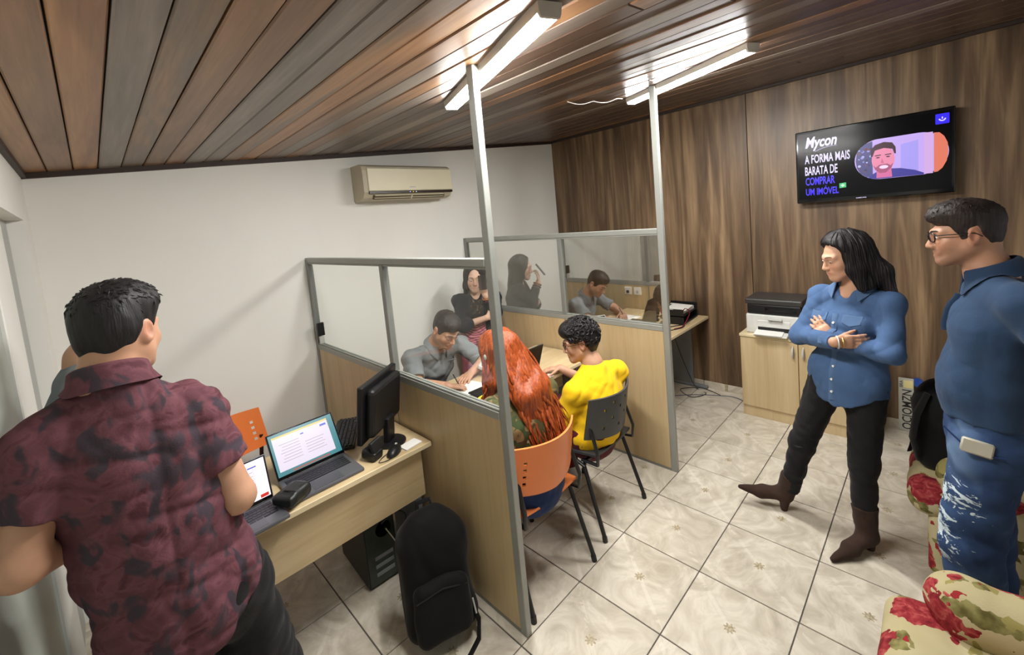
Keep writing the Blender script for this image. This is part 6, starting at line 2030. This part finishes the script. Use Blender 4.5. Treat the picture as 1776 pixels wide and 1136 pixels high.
# ---- woman with long red hair on the orange chair
def red_woman():
    p = Person('seated woman with long wavy red hair and camouflage top, her back turned', (1.475, 1.55, 0))
    hd = Head((1.445, 1.640, 1.165), (-0.12, 0.95, -0.22), (0, 0.1, 1), 1.0)
    J = dict(hd=hd, nb=(1.450, 1.555, 1.015), sR=(1.625, 1.500, 0.940), sL=(1.270, 1.520, 0.950),
             eR=(1.680, 1.740, 0.790), wR=(1.50, 1.90, 0.775), dR=(-0.7, 0.6, 0), nR=(0, 0, -1),
             eL=(1.255, 1.760, 0.800), wL=(1.36, 1.96, 0.780), dL=(0.6, 0.7, 0), nL=(0, 0, -1),
             chs=(1.455, 1.500, 0.85), wst=(1.470, 1.480, 0.67), pel=(1.475, 1.500, 0.535), top=(1.45, 1.53, 0.935),
             rs=(1, -0.05, 0), rh=(1, 0, 0),
             hR=(1.575, 1.52, 0.545), kR=(1.60, 1.90, 0.52), aR=(1.60, 1.88, 0.09),
             hL=(1.375, 1.52, 0.545), kL=(1.34, 1.90, 0.52), aL=(1.33, 1.86, 0.09))
    W = (0.200, 0.140, 0.185, 0.128, 0.175, 0.118, 0.15, 0.075)
    body(p, J, SK_FAIR, hd, W, 0.0050, 1.0, (0.048, 0.055), chin=0.85, lips=0.6)
    garment(p, 'camouflage_top', J, CAMO, (0.205, 0.142, 0.190, 0.132, 0.178, 0.120, 0.15, 0.075), 0.012, sleeve=0.80, neck=0.064, amp=0.009, seed=81, h=0.006, arm=1.1,
            hemfn=lambda X, Y, Z: (0.615 + 0.5 * np.clip(X - 1.55, 0, 1)) - Z)
    legs(p, 'blue_jeans', J, NAVYJ, W, 0.010, ((1.475, 1.45, 0.60), (0, -0.05, 1)), 0.004, 19, 0.008, (0.105, 0.075), (0.07, 0.05))
    for s in 'RL':
        a = vec(*J['a' + s])
        shoe(p, 'shoe', (a[0], a[1] - 0.06, 0), (a[0], a[1] + 0.18, 0), GREYP, 0.04, 0.06, (a[0], a[1], 0.12))
    # hair: cap, mass down the back, then separate wavy locks over it
    lo, hi = vec(1.15, 1.25, 0.62), vec(1.80, 1.86, 1.36)
    F = Field(lo, hi, 0.0058)
    for q in hd.skull(0.020):
        F.put(q, 0.03)
    F.put(ell(hd.p(0, -0.02, 0.06), (0.08, 0.10, 0.075), hd.M), 0.03)
    F.isect(lambda X, Y, Z: ((X - hd.H[0]) * hd.f[0] + (Y - hd.H[1]) * hd.f[1] + (Z - hd.H[2]) * hd.f[2]) - 0.066)
    F.put(ecap(hd.p(0.0, -0.07, 0.02), (1.470, 1.440, 1.00), hd.r, (0.085, 0.055), (0.125, 0.055)), 0.05)
    F.put(ecap((1.470, 1.440, 1.00), (1.510, 1.375, 0.74), (1, 0.1, 0), (0.125, 0.050), (0.105, 0.030)), 0.05)
    for q in (1, -1):
        F.put(ecap(hd.p(0.070 * q, 0.0, 0.03), hd.p(0.10 * q, 0.0, -0.12), hd.f, (0.05, 0.03), (0.05, 0.025)), 0.03)
    F.put(ecap(hd.p(-0.10, 0.0, -0.12), (1.330, 1.660, 0.86), hd.f, (0.045, 0.025), (0.035, 0.02)), 0.03)
    F.put(ell(hd.p(0, 0.085, -0.03), (0.060, 0.07, 0.088), hd.M), 0.012, 's')
    F.warp(lambda X, Y, Z: 0.007 * folds(X, Y, Z, 82, 75, (1, 1, 0.22)), 0.04)
    hr = p.field('hair', F, HAIR_RED)
    g = np.random.default_rng(5)
    m = MB()
    for i in range(150):
        a = g.uniform(-1, 1)
        zone = g.uniform()
        top = hd.p(0.085 * a, -0.055 - 0.05 * math.sqrt(1 - a * a), g.uniform(-0.02, 0.085))
        if zone < 0.84:
            mid = vec(1.470 + 0.135 * a, 1.392 + 0.055 * a * a + g.uniform(-0.01, 0.01), 1.0 + g.uniform(-.03, .03))
            end = vec(1.510 + 0.125 * a + g.uniform(-0.02, 0.02), 1.338 + 0.04 * a * a + g.uniform(-0.012, 0.012), 0.72 + 0.12 * g.uniform() ** 2)
        else:
            top = hd.p(-0.085, g.uniform(-0.05, 0.04), g.uniform(-0.02, 0.04))
            mid = hd.p(-0.11, g.uniform(-0.02, 0.05), -0.15)
            end = vec(1.315 + g.uniform(-0.03, 0.05), 1.68 + g.uniform(-0.04, 0.05), 0.84 + g.uniform(-0.03, 0.05))
        ph, fq, am = g.uniform(0, 6), g.uniform(1.4, 2.6), g.uniform(0.010, 0.024)
        wd0 = g.uniform(0.005, 0.013)
        pts, rr = [], []
        n = 18
        for k in range(n):
            t = k / (n - 1)
            q = (1 - t) ** 2 * top + 2 * t * (1 - t) * mid + t * t * end
            w = am * math.sin(2 * PI * fq * t + ph) * min(1, t * 3)
            q = q + vec(w, 0.5 * w - 0.004, 0)
            pts.append(q)
            rr.append((wd0 * (1 - t ** 3) + 0.0012) * (0.5 + 0.5 * min(1, t * 6)))
        m.tube(pts, rr, 6, True, (1, 0.6))
    lk = p.geo('hair_locks', m, HAIR_RED, True, hr)
    lk['kind'] = 'stuff'
    p.geo('hair_clip', MB().sphere(hd.p(-0.098, 0.0, 0.01), (0.008, 0.014, 0.020), 12, 8), GREYP)
    hd.eyes(p.root, p.base, HAIR_RED)
red_woman()

# ---- person in yellow tee on the charcoal chair
def yellow_person():
    p = Person('seated person with short curly black hair, glasses and yellow tee', (2.08, 1.6, 0))
    hd = Head((2.095, 1.600, 1.060), (-0.62, 0.76, -0.22), (-0.05, 0.1, 1), 1.0)
    J = dict(hd=hd, nb=(2.115, 1.532, 0.930), sR=(2.285, 1.470, 0.835), sL=(1.935, 1.540, 0.800),
             eR=(2.36, 1.70, 0.66), wR=(2.26, 1.92, 0.775), dR=(-0.6, 0.75, 0), nR=(0, 0, -1),
             eL=(1.895, 1.660, 0.555), wL=(1.95, 1.905, 0.700), dL=(0.1, 0.8, 0.5), nL=(0.7, 0, -0.6), hk=0.95,
             chs=(2.105, 1.500, 0.745), wst=(2.095, 1.500, 0.605), pel=(2.085, 1.530, 0.505), top=(2.11, 1.515, 0.835),
             rs=(0.98, -0.12, 0.06), rh=(1, 0, 0),
             hR=(2.18, 1.55, 0.515), kR=(2.24, 1.95, 0.50), aR=(2.22, 1.86, 0.09),
             hL=(1.99, 1.55, 0.515), kL=(1.95, 1.95, 0.50), aL=(1.96, 1.86, 0.09))
    W = (0.178, 0.118, 0.165, 0.112, 0.165, 0.106, 0.14, 0.07)
    body(p, J, SK_TAN, hd, W, 0.0048, 1.02, (0.052, 0.058), lips=0.5)
    F = garment(p, 'yellow_tee', J, YELLOW, W, 0.014, extra=[rcap((2.115, 1.522, 0.895), (2.11, 1.508, 0.82), 0.058, 0.09)], sleeve=0.78, neck=0.055, amp=0.008, seed=91, h=0.006, arm=1.1, hem=((2.08, 1.5, 0.465), (0, 0.0, -1)), sl_r=(0.058, 0.062), freq=24)
    legs(p, 'maroon_trousers', J, MAROONT, W, 0.012, ((0, 0, 0.57), (0, 0.0, 1)), 0.004, 23, 0.008, (0.1, 0.075), (0.07, 0.055))
    for s in 'RL':
        a = vec(*J['a' + s])
        shoe(p, 'shoe', (a[0], a[1] - 0.06, 0), (a[0], a[1] + 0.20, 0), GREYP, 0.045, 0.06, (a[0], a[1], 0.12))
    F = Field(hd.H - 0.2, hd.H + 0.22, 0.0042)
    hd.hair_cap(F, 0.022, ((0.14, 0.056), (0.09, 0.050), (0.07, 0.042), (0.05, 0.030), (0.03, 0.010), (0.014, 0.010), (-0.022, 0.026), (-0.034, -0.02), (-0.05, -0.078), (-0.14, -0.09)), 0.003, 70, 33, 0.016, side=0.9)
    hr = p.field('hair', F, HAIR_BLK)
    g = np.random.default_rng(9)
    m = MB()
    for i in range(230):
        v = g.normal(size=3)
        v[2] = abs(v[2]) * (1 if g.uniform() < .8 else -0.55)
        v /= np.linalg.norm(v)
        if v[1] > 0.55 and v[2] < 0.45:
            continue
        if v[2] < 0 and v[1] > -0.25:
            continue
        c = hd.p(0.098 * v[0], -0.014 + 0.116 * v[1], 0.042 + 0.108 * v[2])
        a, b = frame(v[0] * hd.r + v[1] * hd.f + v[2] * hd.u)
        nrmv = v[0] * hd.r + v[1] * hd.f + v[2] * hd.u
        r, ph = g.uniform(0.011, 0.020), g.uniform(0, 6)
        pts = [c + (r * (1 - 0.03 * k)) * (math.cos(ph + k * 0.62) * a + math.sin(ph + k * 0.62) * b) + nrmv * (0.0014 * k - 0.003) for k in range(14)]
        m.tube(pts, [0.0050 * (1 - abs(k - 6) / 9) + 0.001 for k in range(14)], 5)
    cu = p.geo('curls', m, HAIR_BLK, True, hr)
    cu['kind'] = 'stuff'
    hd.eyes(p.root, p.base, HAIR_BLK)
    glasses(p, hd, plain('tortoise_frame', S(60, 34, 30), 0.3))
yellow_person()
